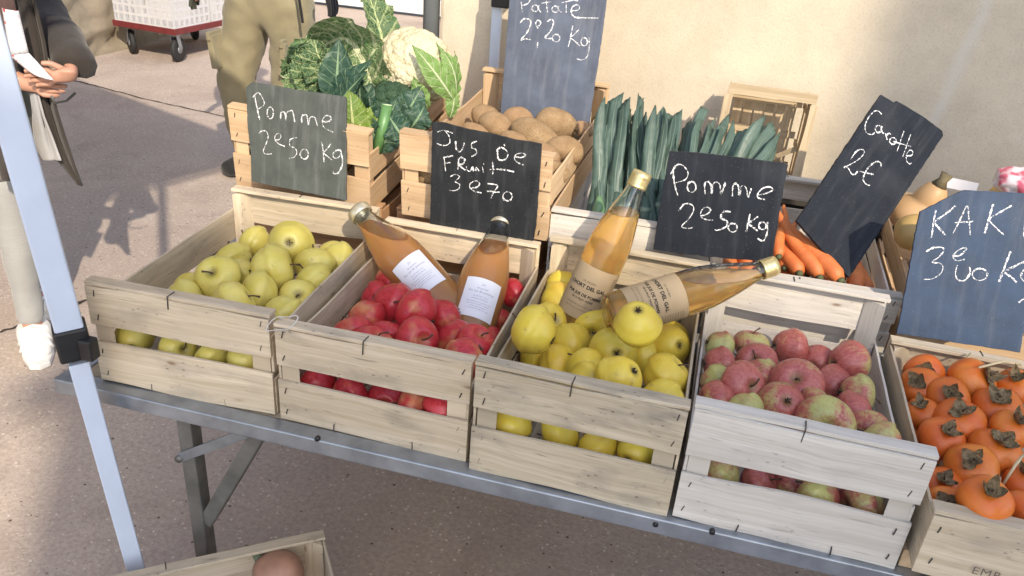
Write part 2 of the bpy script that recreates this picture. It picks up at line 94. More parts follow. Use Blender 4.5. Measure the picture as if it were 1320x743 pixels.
def box(bm,c,s,rot=None):
    c=Vector(c); x,y,z=s[0]/2,s[1]/2,s[2]/2
    M=rot or Matrix.Identity(3)
    p=[c+M@Vector(v) for v in ((-x,-y,-z),(x,-y,-z),(x,y,-z),(-x,y,-z))]
    return prism(bm,p,M@Vector((0,0,2*z)))
def tube(bm,pts,r,n=10,cap=True):
    pts=[Vector(p) for p in pts]; m=len(pts); rr=r if isinstance(r,(list,tuple)) else [r]*m
    t0=(pts[1]-pts[0]).normalized(); q=t0.orthogonal().normalized(); rings=[]
    for i in range(m):
        t=(pts[min(i+1,m-1)]-pts[max(i-1,0)]).normalized()
        q=(q-t*q.dot(t)).normalized(); k=t.cross(q)
        rings.append([bm.verts.new(pts[i]+(q*math.cos(2*math.pi*j/n)+k*math.sin(2*math.pi*j/n))*rr[i]) for j in range(n)])
    fs=[]; uv=bm.loops.layers.uv.active
    for i in range(m-1):
        for j in range(n):
            f=bm.faces.new((rings[i][j],rings[i][(j+1)%n],rings[i+1][(j+1)%n],rings[i+1][j])); fs.append(f)
            if uv:
                for l,(jj,ii) in zip(f.loops,((j,i),(j+1,i),(j+1,i+1),(j,i+1))): l[uv].uv=(ii/(m-1),jj/n)
    if cap: fs.append(bm.faces.new(rings[0][::-1])); fs.append(bm.faces.new(rings[-1]))
    cl=bm.loops.layers.float_color.active
    if cl:
        for f in fs:
            for l in f.loops: l[cl]=(1,1,1,1)
    return fs
def lathe(bm,prof,n=32,M=None,cap=False):
    M=M or Matrix.Identity(4); rings=[]
    for r,z in prof:
        if r<1e-6: rings.append([bm.verts.new(M@Vector((0,0,z)))])
        else: rings.append([bm.verts.new(M@Vector((r*math.cos(2*math.pi*j/n),r*math.sin(2*math.pi*j/n),z))) for j in range(n)])
    fs=[]
    for a,b in zip(rings,rings[1:]):
        for j in range(n):
            if len(a)==1 and len(b)==1: continue
            if len(a)==1: vs=(a[0],b[j],b[(j+1)%n])
            elif len(b)==1: vs=(a[j],a[(j+1)%n],b[0])
            else: vs=(a[j],a[(j+1)%n],b[(j+1)%n],b[j])
            fs.append(bm.faces.new(vs[::-1]))
    if cap:
        if len(rings[0])>1: bm.faces.new(rings[0])
        if len(rings[-1])>1: bm.faces.new(rings[-1])
    return fs
def aim(z,roll=0):
    """rotation whose local +Z points along z"""
    q=Vector(z).to_track_quat('Z','Y'); return (q.to_matrix()@Matrix.Rotation(roll,3,'Z'))
def hnoise(p,s=1.,o=0):
    return mnoise.noise(Vector((p[0]*s+o,p[1]*s-o,p[2]*s+o*.7)))
# ---------------------------------------------------------------- camera
W,H=1320,743
FPX=1046.358; PITCH,ROLL,YAW=.475632,-.081332,-.217314
CAM=Vector((0,0,1.54665))
RM=Matrix(((0.96523,0.25122,0.07223),(0.17773,-0.42814,-0.88606),(-0.19168,0.86809,-0.4579)))
cam=bpy.data.cameras.new('camera'); cam.sensor_width=36; cam.lens=36*FPX/W; cam.clip_end=500; cam.clip_start=.02
co=bpy.data.objects.new('camera',cam); C.objects.link(co); bpy.context.scene.camera=co
co.matrix_world=Matrix.Translation(CAM)@Matrix((RM[0],-RM[1],-RM[2])).transposed().to_4x4()
def ray(px,py): return RM.transposed()@Vector(((px-W/2)/FPX,(py-H/2)/FPX,1))
def at(px,py,y): d=ray(px,py); return CAM+d*(y/d.y)          # the point seen at that pixel standing y metres away
def atz(px,py,z): d=ray(px,py); return CAM+d*((z-CAM.z)/d.z)
T=.76
# ---------------------------------------------------------------- materials
def mat(name):
    m=bpy.data.materials.new(name); m.use_nodes=True; nt=m.node_tree; nt.nodes.clear()
    out=nt.nodes.new('ShaderNodeOutputMaterial'); b=nt.nodes.new('ShaderNodeBsdfPrincipled'); nt.links.new(b.outputs[0],out.inputs[0])
    return m,nt,b,out
class N:
    def __init__(s,nt): s.nt=nt
    def n(s,t,**k):
        x=s.nt.nodes.new('ShaderNode'+t)
        ins=k.pop('ins',{})
        for a,v in k.items(): setattr(x,a,v)
        for a,v in ins.items(): s.put(x.inputs[a],v)
        return x
    def put(s,sock,v):
        if isinstance(v,bpy.types.NodeSocket): s.nt.links.new(v,sock)
        else: sock.default_value=v
    def coord(s,w='Object',scale=None,loc=None):
        c=s.n('TexCoord').outputs[w]
        if scale is None and loc is None: return c
        return s.n('Mapping',ins={'Vector':c,'Scale':scale or (1,1,1),'Location':loc or (0,0,0)}).outputs[0]
    def noise(s,vec,scale,detail=3,rough=.55,dist=0):
        return s.n('TexNoise',ins={'Vector':vec,'Scale':scale,'Detail':detail,'Roughness':rough,'Distortion':dist}).outputs['Fac']
    def vor(s,vec,scale,feature='F1',out='Distance',rand=1):
        return s.n('TexVoronoi',feature=feature,ins={'Vector':vec,'Scale':scale,'Randomness':rand}).outputs[out]
    def ramp(s,fac,stops,interp='LINEAR'):
        r=s.n('ValToRGB'); s.put(r.inputs[0],fac); cr=r.color_ramp; cr.interpolation=interp
        while len(cr.elements)<len(stops): cr.elements.new(.5)
        for e,(p,c) in zip(cr.elements,stops):
            e.position=p; e.color=(c,c,c,1) if isinstance(c,(int,float)) else (*c,1)
        return r.outputs[0]
    def mix(s,f,a,b,mode='MIX'):
        m=s.n('Mix',data_type='RGBA',blend_type=mode)
        s.put(m.inputs[0],f)
        for i,v in ((6,a),(7,b)):
            if isinstance(v,tuple): v=(*v,1) if len(v)==3 else v
            s.put(m.inputs[i],v)
        return m.outputs[2]
    def math(s,op,a,b=0,c=None,clamp=False):
        m=s.n('Math',operation=op,use_clamp=clamp); s.put(m.inputs[0],a); s.put(m.inputs[1],b)
        if c is not None: s.put(m.inputs[2],c)
        return m.outputs[0]
    def bump(s,h,strength=.3,dist=.001,nrm=None):
        b=s.n('Bump',ins={'Height':h,'Strength':strength,'Distance':dist})
        if nrm is not None: s.put(b.inputs['Normal'],nrm)
        return b.outputs[0]
def plain(name,col,rough=.6,metal=0,var=.12,scale=30,bump=.1,spec=None):
    m,nt,b,o=mat(name); k=N(nt); v=k.coord()
    n=k.noise(v,scale,4); c=k.mix(k.ramp(n,[(.3,0.),(.7,1.)]),tuple(x*(1-var) for x in col),tuple(min(1,x*(1+var)) for x in col))
    k.put(b.inputs['Base Color'],c); b.inputs['Roughness'].default_value=rough; b.inputs['Metallic'].default_value=metal
    if bump: k.put(b.inputs['Normal'],k.bump(n,bump,.001))
    if spec is not None: b.inputs['Specular IOR Level'].default_value=spec
    return m
def wood(name,c1,c2,grey=(.3,.27,.23),ga=.3,bumpy=.35,spot=.3):
    m,nt,b,o=mat(name); k=N(nt)
    uv=k.n('TexCoord').outputs['UV']; oi=k.n('ObjectInfo').outputs['Random']
    off=k.n('CombineXYZ',ins={0:k.math('MULTIPLY',oi,37.),1:k.math('MULTIPLY',oi,11.)}).outputs[0]
    p=k.n('VectorMath',operation='ADD',ins={0:uv,1:off}).outputs[0]
    warp=k.noise(p,5,2); wv=k.n('VectorMath',operation='ADD',ins={0:p,1:k.n('CombineXYZ',ins={1:k.math('MULTIPLY',warp,.02)}).outputs[0]}).outputs[0]
    def sc(x,y): return k.n('Mapping',ins={'Vector':wv,'Scale':(x,y,1)}).outputs[0]
    fine=k.noise(sc(6,420),1,4,.65); mid=k.noise(sc(3,95),1,3,.6,.3); blot=k.noise(sc(9,22),1,3); streak=k.noise(sc(14,160),1,2,.7)
    col=k.mix(k.ramp(mid,[(.33,0.),(.68,1.)]),c1,c2)
    col=k.mix(k.ramp(fine,[(.42,0.),(.70,.36)]),col,tuple(x*.62 for x in c1))
    col=k.mix(k.ramp(blot,[(.5,0.),(.75,ga)]),col,grey)
    col=k.mix(k.ramp(streak,[(.62,0.),(.78,spot)]),col,(.13,.10,.075))
    big=k.noise(sc(1.3,7),1,3); col=k.mix(k.ramp(big,[(.4,0.),(.72,.42)]),col,tuple(x*.55 for x in c1))
    fleck=k.vor(sc(60,140),1); col=k.mix(k.math('MULTIPLY',k.ramp(fleck,[(.10,1.),(.2,0.)]),k.ramp(blot,[(.5,0.),(.62,spot)])),col,(.09,.07,.055))
    # knots
    vd=k.vor(sc(7,20),1); kn=k.ramp(vd,[(.03,.75),(.075,.12),(.12,0.)]); col=k.mix(kn,col,(.17,.095,.045))
    t=k.n('Attribute',attribute_name='tint').outputs['Color']; col=k.mix(1.,col,t,'MULTIPLY')
    k.put(b.inputs['Base Color'],col); b.inputs['Roughness'].default_value=.74; b.inputs['Specular IOR Level'].default_value=.25
    h=k.math('ADD',k.math('MULTIPLY',fine,.6),k.math('MULTIPLY',mid,.6))
    k.put(b.inputs['Normal'],k.bump(h,bumpy,.0012))
    return m
WOOD_PALE=wood('poplar wood pale',(.55,.45,.31),(.72,.61,.46),(.33,.28,.22),.75,.5,.7)
WOOD_GREY=wood('poplar wood weathered',(.46,.385,.27),(.65,.56,.42),(.26,.23,.19),.95,.6,.95)
WOOD_WHITE=wood('poplar wood whitish',(.61,.56,.49),(.76,.72,.65),(.43,.40,.38),.6,.4,.5)
WOOD_WARM=wood('poplar wood warm',(.56,.38,.22),(.72,.53,.34),(.42,.28,.16),.35,.35,.3)
WOOD_ORANGE=wood('poplar wood orange',(.44,.25,.13),(.55,.34,.19),(.33,.2,.12),.4,.35,.4)
STAPLE=plain('staple steel',(.10,.095,.09),.45,.8)
WIRE=plain('wire',(.08,.07,.06),.5,.6)
def slate_mat(name,c,dust=.25):
    m,nt,b,o=mat(name); k=N(nt); v=k.coord()
    n=k.noise(v,14,5,.6); s=k.noise(k.coord('Object',(60,7,7)),1,3); fine=k.noise(v,260,3)
    col=k.mix(k.ramp(n,[(.3,0.),(.72,1.)]),tuple(x*.75 for x in c),tuple(x*1.35 for x in c))
    sm=k.noise(v,5,3); col=k.mix(k.ramp(sm,[(.5,0.),(.75,.10)]),col,(.30,.32,.34)); col=k.mix(k.ramp(s,[(.5,0.),(.8,dust)]),col,(.30,.31,.32))
    sp=k.vor(v,150); col=k.mix(k.ramp(sp,[(.05,.35),(.09,0.)]),col,(.4,.4,.4))
    k.put(b.inputs['Base Color'],col); b.inputs['Roughness'].default_value=.42
    k.put(b.inputs['Roughness'],k.ramp(n,[(.3,.45),(.7,.7)]))
    b.inputs['Specular IOR Level'].default_value=.18
    k.put(b.inputs['Normal'],k.bump(k.math('ADD',fine,k.math('MULTIPLY',n,2.)),.3,.0008))
    return m
def chalk_mat():
    m,nt,b,o=mat('chalk'); k=N(nt); v=k.coord(); n=k.noise(v,430,2,.7); n2=k.noise(v,110,2)
    a=k.math('ADD',k.math('MULTIPLY',n,.75),k.math('MULTIPLY',n2,.35))
    k.put(b.inputs['Base Color'],(.82,.83,.85,1)); b.inputs['Roughness'].default_value=.95
    k.put(b.inputs['Alpha'],k.ramp(a,[(.475,.04),(.56,.92)]))
    return m
CHALK=chalk_mat()
METAL=plain('galvanised steel',(.33,.36,.40),.42,.75,.25,18,.15)
METAL_DARK=plain('dull steel tube',(.20,.20,.19),.5,.6,.25,25,.2)
POLE_WHITE=plain('white powder coat',(.54,.61,.73),.38,0,.09,7,.12)
BLACK_PL=plain('black plastic',(.012,.012,.013),.45,0,.3,40,.1)

def ground_mat():
    m,nt,b,o=mat('ground'); k=N(nt); v=k.coord()
    big=k.noise(v,.55,4); mid=k.noise(v,5,4,.6); fine=k.noise(v,75,4,.7)
    c=k.mix(k.ramp(big,[(.32,0.),(.68,1.)]),(.41,.34,.29),(.57,.49,.425))
    c=k.mix(k.ramp(mid,[(.35,.0),(.7,.35)]),c,(.36,.31,.28)); sta=k.noise(v,1.4,5,.7,.6); c=k.mix(k.ramp(sta,[(.50,0.),(.66,.5)]),c,(.27,.215,.18)); c=k.mix(k.ramp(sta,[(.28,.35),(.42,0.)]),c,(.60,.54,.49))
    c=k.mix(k.ramp(fine,[(.35,.45),(.62,0.)]),c,(.24,.18,.165))
    vc=k.n('TexVoronoi',ins={'Vector':k.n('VectorMath',operation='ADD',ins={0:v,1:k.n('CombineXYZ',ins={0:k.math('MULTIPLY',fine,.012),1:k.math('MULTIPLY',mid,.03)}).outputs[0]}).outputs[0],'Scale':95.})
    rnd=k.n('SeparateColor',ins={0:vc.outputs['Color']}).outputs
    peb=k.ramp(vc.outputs['Distance'],[(.25,1.),(.42,0.)])
    dens=k.ramp(k.noise(v,2.6,3),[(.35,.60),(.65,.90)])
    pick=k.math('GREATER_THAN',rnd[0],dens)
    dark=k.math('GREATER_THAN',.018,rnd[1])
    c=k.mix(k.math('MULTIPLY',peb,pick),c,k.mix(rnd[2],(.40,.34,.28),(.62,.56,.49)))
    c=k.mix(k.math('MULTIPLY',peb,dark),c,(.11,.075,.055))
    st=k.vor(v,1.9); c=k.mix(k.ramp(st,[(.015,.5),(.04,.2),(.08,0.)]),c,(.12,.09,.08))
    k.put(b.inputs['Base Color'],c); b.inputs['Roughness'].default_value=.9; b.inputs['Specular IOR Level'].default_value=.2
    h=k.math('ADD',fine,k.math('MULTIPLY',k.math('MULTIPLY',peb,pick),.5))
    k.put(b.inputs['Normal'],k.bump(h,.55,.004))
    return m
def wall_mat(name,c1,c2,rough_b=.4,streaks=True):
    m,nt,b,o=mat(name); k=N(nt); v=k.coord()
    big=k.noise(v,1.7,5,.6); mid=k.noise(v,14,4,.6); fine=k.noise(v,170,4,.75); pit=k.vor(v,60)
    c=k.mix(k.ramp(big,[(.3,0.),(.7,1.)]),c1,c2)
    c=k.mix(k.ramp(mid,[(.4,0.),(.75,.35)]),c,tuple(x*.72 for x in c1))
    c=k.mix(k.ramp(fine,[(.3,.35),(.5,0.)]),c,tuple(x*.55 for x in c1))
    c=k.mix(k.ramp(pit,[(.035,.6),(.07,0.)]),c,tuple(x*.4 for x in c1))
    if streaks:
        sx=k.n('SeparateXYZ',ins={0:v}).outputs
        d=k.math('ABSOLUTE',k.math('ADD',k.math('SUBTRACT',sx[0],.545),k.math('ADD',k.math('MULTIPLY',k.math('SUBTRACT',sx[2],1.1),-.12),k.math('MULTIPLY',k.noise(v,9,2),.03))))
        c=k.mix(k.ramp(d,[(.004,.42),(.02,0.)]),c,(.62,.60,.56))
    k.put(b.inputs['Base Color'],c); b.inputs['Roughness'].default_value=.93; b.inputs['Specular IOR Level'].default_value=.15
    k.put(b.inputs['Normal'],k.bump(k.math('ADD',k.math('MULTIPLY',fine,.5),k.math('ADD',mid,k.ramp(pit,[(.02,0.),(.1,.5)]))),rough_b,.004))
    return m
# ---------------------------------------------------------------- setting
bm=NB()
gv=[bm.verts.new(p) for p in ((-60,-60,0),(60,-60,0),(60,90,0),(-60,90,0))]; bm.faces.new(gv)
struct('ground',bm,ground_mat())
crack_m=plain('joint',(.045,.035,.03),.95,0,.3,40,.2)
def crack(pts,w):
    bm=NB(); L=[]
    P=[atz(*p,0) for p in pts]; Q=[]
    for a,b in zip(P,P[1:]):
        for i in range(14): Q.append(a.lerp(b,i/14))
    Q.append(P[-1])
    for i,p in enumerate(Q):
        t=(Q[min(i+1,len(Q)-1)]-Q[max(i-1,0)]).normalized(); s=Vector((-t.y,t.x,0))
        p=p+s*rng.uniform(-.006,.006); ww=w*rng.uniform(.35,1.1)/2
        L.append((bm.verts.new((p+s*ww).to_tuple()[:2]+(.004,)),bm.verts.new((p-s*ww).to_tuple()[:2]+(.004,))))
    for a,b in zip(L,L[1:]): bm.faces.new((a[0],a[1],b[1],b[0]))
    struct('ground_joint',bm,crack_m)
crack([(420,235),(330,297),(300,318),(240,345),(100,392),(0,430)],.022)
crack([(60,95),(110,108),(190,129),(290,151),(420,180)],.014)
crack([(215,740),(120,752)],.012)
# wall behind the stall
WY=2.1
bm=NB(); x0=at(566,20,WY).x
prism(bm,[(x0,WY,0),(6,WY,0),(6,WY+.35,0),(x0,WY+.35,0)],(0,0,3.4))
wl=obj('plaster_wall',bm,wall_mat('plaster',(.57,.49,.37),(.69,.61,.48)),bevel=.012)
tag(wl,'beige rough plaster wall behind the stall with warm sun on its middle','wall')
# grey downpipe on the wall's corner
t=thing('downpipe','grey metal downpipe standing at the left corner of the plaster wall','pipe',(x0-.028,WY+.02,0))
bm=NB(); tube(bm,[(0,0,0),(0,0,3.3)],.022,16); PIPE=plain('grey painted pipe',(.17,.19,.20),.4,.2,.1,10,.05); obj('pipe',bm,PIPE,t,True)
for z in (.5,1.9):
    bm=NB(); tube(bm,[(0,0,z),(0,0,z+.025)],.026,16); obj('pipe_clamp',bm,PIPE,t,True)
# rough stone wall far left
bm=NB(); nu,nv=120,60; X0=-4.72; grid=[]
for i in range(nu+1):
    y=-1.5+(7.6+1.5)*i/nu; row=[]
    for j in range(nv+1):
        z=5.2*(j/nv)**1.6
        q=(0,y*2.6,z*2.6); d=.09*hnoise(q,1)+.05*hnoise(q,3.1,4)+.025*hnoise(q,8,2)
        row.append(bm.verts.new((X0+d+.10*max(0,.25-z),y,z)))
    grid.append(row)
for i in range(nu):
    for j in range(nv): bm.faces.new((grid[i][j],grid[i+1][j],grid[i+1][j+1],grid[i][j+1]))
back=[(X0-6,-1.5,0),(X0-6,7.6,0)]
b0=[bm.verts.new((X0-6,-1.5,0)),bm.verts.new((X0-6,-1.5,5.2)),bm.verts.new((X0-6,7.6,0)),bm.verts.new((X0-6,7.6,5.2))]
bm.faces.new([b0[0],b0[1]]+[grid[0][j] for j in range(nv,-1,-1)])
bm.faces.new([b0[2],b0[3]]+[grid[nu][j] for j in range(nv,-1,-1)])
bm.faces.new([b0[1],b0[3]]+[grid[i][nv] for i in range(nu,-1,-1)])
sw=obj('stone_wall',bm,wall_mat('rough stone render',(.24,.20,.15),(.38,.33,.25),.9,False),smooth=True)
tag(sw,'rough ochre stone wall at the far left behind the trolley','wall')
# building with white door at the far end of the yard
fb=thing('distant_house','pale house front with a white door at the far end of the yard','house',(-3.4,9.0,0))
bm=NB(); 
for x1,x2,z1,z2 in ((-4,-1.6,0,6),(1.4,6,0,6),(-1.6,1.4,2.6,6)): prism(bm,[(x1,0,z1),(x2,0,z1),(x2,.3,z1),(x1,.3,z1)],(0,0,z2-z1))
obj('wall',bm,wall_mat('far render',(.42,.36,.30),(.5,.44,.37),.4,False),fb)
bm=NB()
WHITE_P=plain('white painted door',(.66,.66,.64),.45,0,.05,8,.05)
for i in range(6): box(bm,(-1.35+i*.5,.06,1.4),(.485,.04,2.3))
d=obj('door',bm,WHITE_P,fb,bevel=.004)
bm=NB(); box(bm,(-.1,-.02,.11),(3.0,.16,.15)); obj('door_sill',bm,WHITE_P,fb)
bm=NB(); tube(bm,[(-1.0,0,1.0),(-1.0,-.06,1.0),(-.88,-.06,1.0)],.012); obj('handle',bm,METAL,d,True)
# unseen houses added behind the camera, sized to shade front crates and right wall
def house(x0,x1,y0,y1,h,label):
    t=thing('house',label,'house',((x0+x1)/2,(y0+y1)/2,0)); a,b=(x1-x0)/2,(y1-y0)/2
    bm=NB(); prism(bm,[(-a,-b,0),(a,-b,0),(a,b,0),(-a,b,0)],(0,0,h)); obj('wall',bm,WALLH,t)
    bm=NB(); prism(bm,[(-a-.1,-b-.1,h),(a+.1,-b-.1,h),(a+.1,b+.02,h),(-a-.1,b+.02,h)],(0,0,.08)); obj('roof',bm,ROOFH,t)
    n=max(1,int((x1-x0)//1.6))
    for i in range(n):
        cx=-a+(i+.5)*(2*a/n)
        for z in ([1.6,4.4] if h<9 else [1.6,4.4,7.2]):
            bm=NB(); box(bm,(cx,b+.02,z),(.8,.06,1.1)); f=obj('window',bm,WHITE_P,t)
            bm=NB(); box(bm,(cx,b+.055,z),(.66,.012,.96)); obj('pane',bm,PANE,f)
WALLH=wall_mat('house render',(.5,.44,.36),(.58,.52,.43),.3,False); ROOFH=plain('roof tiles',(.35,.14,.08),.8)
PANE=plain('window glass',(.03,.04,.05),.08)
ground_mat
house(3.62,5.95,-6.5,-6,7.34,'unseen lower pale house added behind the camera to shade the front crates')
house(6.0,13,-6.5,-6,11.5,'unseen tall pale house added behind the camera to shade the right of the wall')
# unseen fabric canopy carried by the white leg, outline shaped to shade the yard
cn=thing('market_canopy','unseen white fabric market canopy overhead at the left, shaped to shade the yard','canopy',(0,0,0))
m,nt,b,oo=mat('canopy fabric'); k=N(nt); b.inputs['Base Color'].default_value=(.72,.71,.68,1); b.inputs['Roughness'].default_value=.8
tr=k.n('BsdfTranslucent',ins={'Color':(.70,.68,.62,1)}); ms=k.n('MixShader',ins={0:.15}); nt.links.new(b.outputs[0],ms.inputs[1]); nt.links.new(tr.outputs[0],ms.inputs[2]); nt.links.new(ms.outputs[0],oo.inputs[0])
ca=Vector((-.60,1.42,2.36)); u1=Vector((-.928,.372,0))*3.4; u2=Vector((-.372,-.928,0))*3.4
bm=NB(); prism(bm,[ca,ca+u1,ca+u1+u2,ca+u2],(0,0,.006)); obj('roof_fabric',bm,m,cn)
for p,q in ((ca,ca+u1),(ca+u1,ca+u1+u2),(ca+u1+u2,ca+u2),(ca+u2,ca)):
    bm=NB(); d=(q-p).normalized()*.02; z=Vector((0,0,.03)); prism(bm,[p+d-z*2,q-d-z*2,q-d-z,p+d-z],(0,0,.0)) if False else tube(bm,[p+d-z,q-d-z],.013,8); obj('roof_rail',bm,POLE_WHITE,cn)

# ---------------------------------------------------------------- tables
def table(name,label,x0,x1,y0,y1,z,legs,front_brace=False,th=.028,topmat=None):
    t=thing(name,label,'table',((x0+x1)/2,(y0+y1)/2,0)); cx,cy=(x0+x1)/2,(y0+y1)/2
    bm=NB()
    n=5
    for i in range(n):
        yy=y0+.03+(i+.5)*(y1-y0-.06)/n-cy
        board(bm,(x0+.03-cx,yy,z-.010),(x1-.03-cx,yy,z-.010),(0,1,0),(y1-y0-.06)/n-.006,.014,6,.0004)
    obj('tabletop',bm,topmat or WOOD_GREY,t,bevel=.001)
    bm=NB()
    def rail(a,b,wd): 
        a=Vector(a);b=Vector(b); s=(b-a).normalized(); k=Vector((-s.y,s.x,0))*wd/2
        prism(bm,[a-k-Vector((0,0,th)),b-k-Vector((0,0,th)),b+k-Vector((0,0,th)),a+k-Vector((0,0,th))],(0,0,th))
    rail((x0-cx,y0+.0145-cy,z),(x1-cx,y0+.0145-cy,z),.029); rail((x0-cx,y1-.0145-cy,z),(x1-cx,y1-.0145-cy,z),.029)
    rail((x0+.0145-cx,y0+.0295-cy,z-.0005),(x0+.0145-cx,y1-.0295-cy,z-.0005),.029); rail((x1-.0145-cx,y0+.0295-cy,z-.0005),(x1-.0145-cx,y1-.0295-cy,z-.0005),.029)
    obj('edge_frame',bm,METAL,t,bevel=.0025)
    for (x,y) in legs:
        bm=NB(); top=z-th-.0005
        prism(bm,[(x-.014-cx,y-.014-cy,0.002),(x+.014-cx,y-.014-cy,0.002),(x+.014-cx,y+.014-cy,0.002),(x-.014-cx,y+.014-cy,0.002)],(0,0,top-.002)); lg=obj('leg',bm,METAL_DARK,t,bevel=.002)
        bm=NB(); box(bm,(x-cx,y-cy,.012),(.036,.036,.024)); obj('foot_cap',bm,BLACK_PL,lg,bevel=.003)
    return t,cx,cy
t,cx,cy=table('trestle_table','long folding trestle table with a galvanised metal edge under the front row of crates',-.945,1.25,.893,1.41,T,[(-.765,.975),(.75,1.38),(1.1,.975),(1.1,1.33)])
bm=NB()  # diagonal strut and small stay of the folding leg
a=at(353,560,.975); b=at(258,668,.975)
def bar(bm,a,b,w,th,nrm=(0,1,0)):
    a=Vector(a);b=Vector(b); d=(b-a).normalized(); nn=Vector(nrm); s=d.cross(nn).normalized()*w/2; k=nn*th/2
    prism(bm,[a-s-k,a+s-k,a+s+k,a-s+k],b-a)
o=Vector((cx,cy,0))
bar(bm,Vector((a.x,.975,T-.035))-o,Vector((-.752,.975,b.z))-o,.026,.022); obj('diagonal_brace',bm,METAL_DARK,t,bevel=.002)
bm=NB(); a=at(232,590,.958); b=at(322,557,.958); bar(bm,a-o,b-o,.018,.004); st=obj('folding_stay',bm,METAL,t,bevel=.001)
for p in (a,b):
    bm=NB(); q=p-o; tube(bm,[q-Vector((0,.007,0)),q+Vector((0,.01,0))],.007,10); obj('bolt',bm,METAL_DARK,st,True)
for px,py in ((409,566),(845,676),(918,686)):
    bm=NB(); q=at(px,py,.893)-o; tube(bm,[q-Vector((0,.002,0)),q+Vector((0,.004,0))],.004,10); obj('rivet',bm,BLACK_PL,t,True)
table('rear_trestle','wooden trestle table standing behind the front table under the rear crates',-1.0,1.25,1.43,2.06,.795,[(-.9,2.0),(.2,2.0),(1.15,1.5),(1.15,2.0)],topmat=WOOD_ORANGE)
# ---------------------------------------------------------------- crates
def staple(parent,p,nrm,alongv,L=.009):
    """a wire staple proud of the board"""
    bm=NB(); p=Vector(p); n=Vector(nrm); a=Vector(alongv).normalized()*L/2
    a=a+Vector((rng.uniform(-.15,.15),0,rng.uniform(-.15,.15)))*L*.5
    tube(bm,[p-a-n*.001,p-a+n*.0008,p+a+n*.0008,p+a-n*.001],.0009,5); return obj('staple',bm,STAPLE,parent)
def crate(label,loc,yaw,W_,D_,H_,Hs_,m,tilt=0,roll=0,low=False,boards=2,name='wooden_crate',stp=True,capm=None,group='slatted wooden crates on the stall'):
    t=thing(name,label,'crate',loc,(0,0,0),group)
    t.rotation_mode='XYZ'; t.rotation_euler=(tilt,roll,yaw)
    th=.005; pw=.03
    for end,y in (('front_panel',th/2),('back_panel',D_-th/2)):
        s=1 if y<D_/2 else -1
        bm=NB(); 
        if boards==2:
            h1=H_*.43;h2=H_*.385
            board(bm,(0,y,h1/2),(W_,y,h1/2),(0,0,1),h1,th,14,.0015)
            board(bm,(0,y,H_-h2/2-.004),(W_,y,H_-h2/2-.004),(0,0,1),h2,th,14,.0015)
        else:
            board(bm,(0,y,H_/2-.002),(W_,y,H_/2-.002),(0,0,1),H_-.004,th,14,.0015)
        pn=obj(end,bm,m,t,bevel=.0006)
        bm=NB(); yc=y+s*.0095
        board(bm,(-.001,yc,H_),(W_+.001,yc,H_),(0,1,0),.021,.006,12,.0007)
        cap=obj('top_rail',bm,capm or m,t,bevel=.0008)
        if stp:
            n=Vector((0,-s,0)); yy=0 if s>0 else D_
            zs=[H_*.1,H_*.33,H_*.68,H_*.92] if boards==2 else [H_*.25,H_*.75]
            for x in (.014,W_-.014):
                for z in zs: staple(pn,(x+rng.uniform(-.003,.003),yy,z),n,(.3,0,1))
            for x in (W_*.3,W_*.72): staple(pn,(x,yy,.006),n,(0,0,1),.012)
            x=W_*.47; bm=NB()
            tube(bm,[(x,yc+s*.004,H_+.0035),(x-.001,yy-s*.0012,H_+.0035),(x-.002,yy-s*.0014,H_-.018)],.0010,5); obj('staple',bm,STAPLE,cap)
    for x in (0,1):
        for y in (0,1):
            xx=th if x==0 else W_-th; sx=1 if x==0 else -1
            yy=th+.0006 if y==0 else D_-th-.0006; sy=1 if y==0 else -1
            bm=NB(); prism(bm,[(xx+sx*.0006,yy,.004),(xx+sx*pw,yy,.004),(xx+sx*.0006,yy+sy*pw*.85,.004)],(0,0,H_-.0115),rng.uniform(.85,1.1)); obj('corner_post',bm,m,t,bevel=.0008)
    for x in (th/2,W_-th/2):
        bm=NB(); y0,y1=th+.0012,D_-th-.0012
        if boards==2:
            hh=(Hs_-.012)/2
            board(bm,(x,y0,hh/2),(x,y1,hh/2),(0,0,1),hh,th*.8,14,.0012)
            board(bm,(x,y0,Hs_-hh/2),(x,y1,Hs_-hh/2),(0,0,1),hh,th*.8,14,.0012)
        else: board(bm,(x,y0,Hs_/2),(x,y1,Hs_/2),(0,0,1),Hs_,th*.8,14,.0012)
        obj('side_panel',bm,m,t,bevel=.0006)
    bm=NB()
    for i in range(5):
        x=.012+(i+.5)*(W_-.024)/5; board(bm,(x,th+.001,.004),(x,D_-th-.001,.004),(1,0,0),(W_-.024)/5-.007,.004,8,.0006)
    obj('base_panel',bm,m,t,bevel=.0005)
    return t
crates={}
crates['c1']=crate('pale wooden crate of yellow apples at the left end of the front table',(-.871,.915,T+.001),.037,.305,.459,.177,.14,WOOD_PALE)
crates['c2']=crate('pale wooden crate of red apples with two cloudy juice bottles leaning in it',(-.555,.920,T+.001),.005,.303,.447,.168,.121,WOOD_PALE)
crates['c3']=crate('weathered grey crate of bright yellow apples with two amber juice bottles',(-.243,.908,T+.001),-.015,.291,.477,.18,.121,WOOD_GREY)
crates['c4']=crate('whitish wooden crate of red and green striped apples, next to the persimmons',(.055,.905,T+.001),-.017,.294,.458,.186,.102,WOOD_WHITE)
crates['kk']=crate('shallow wooden crate of orange persimmons at the right edge with stamped letters',(.356,.869,T+.031),-.03,.30,.452,.1,.09,WOOD_PALE,boards=1)
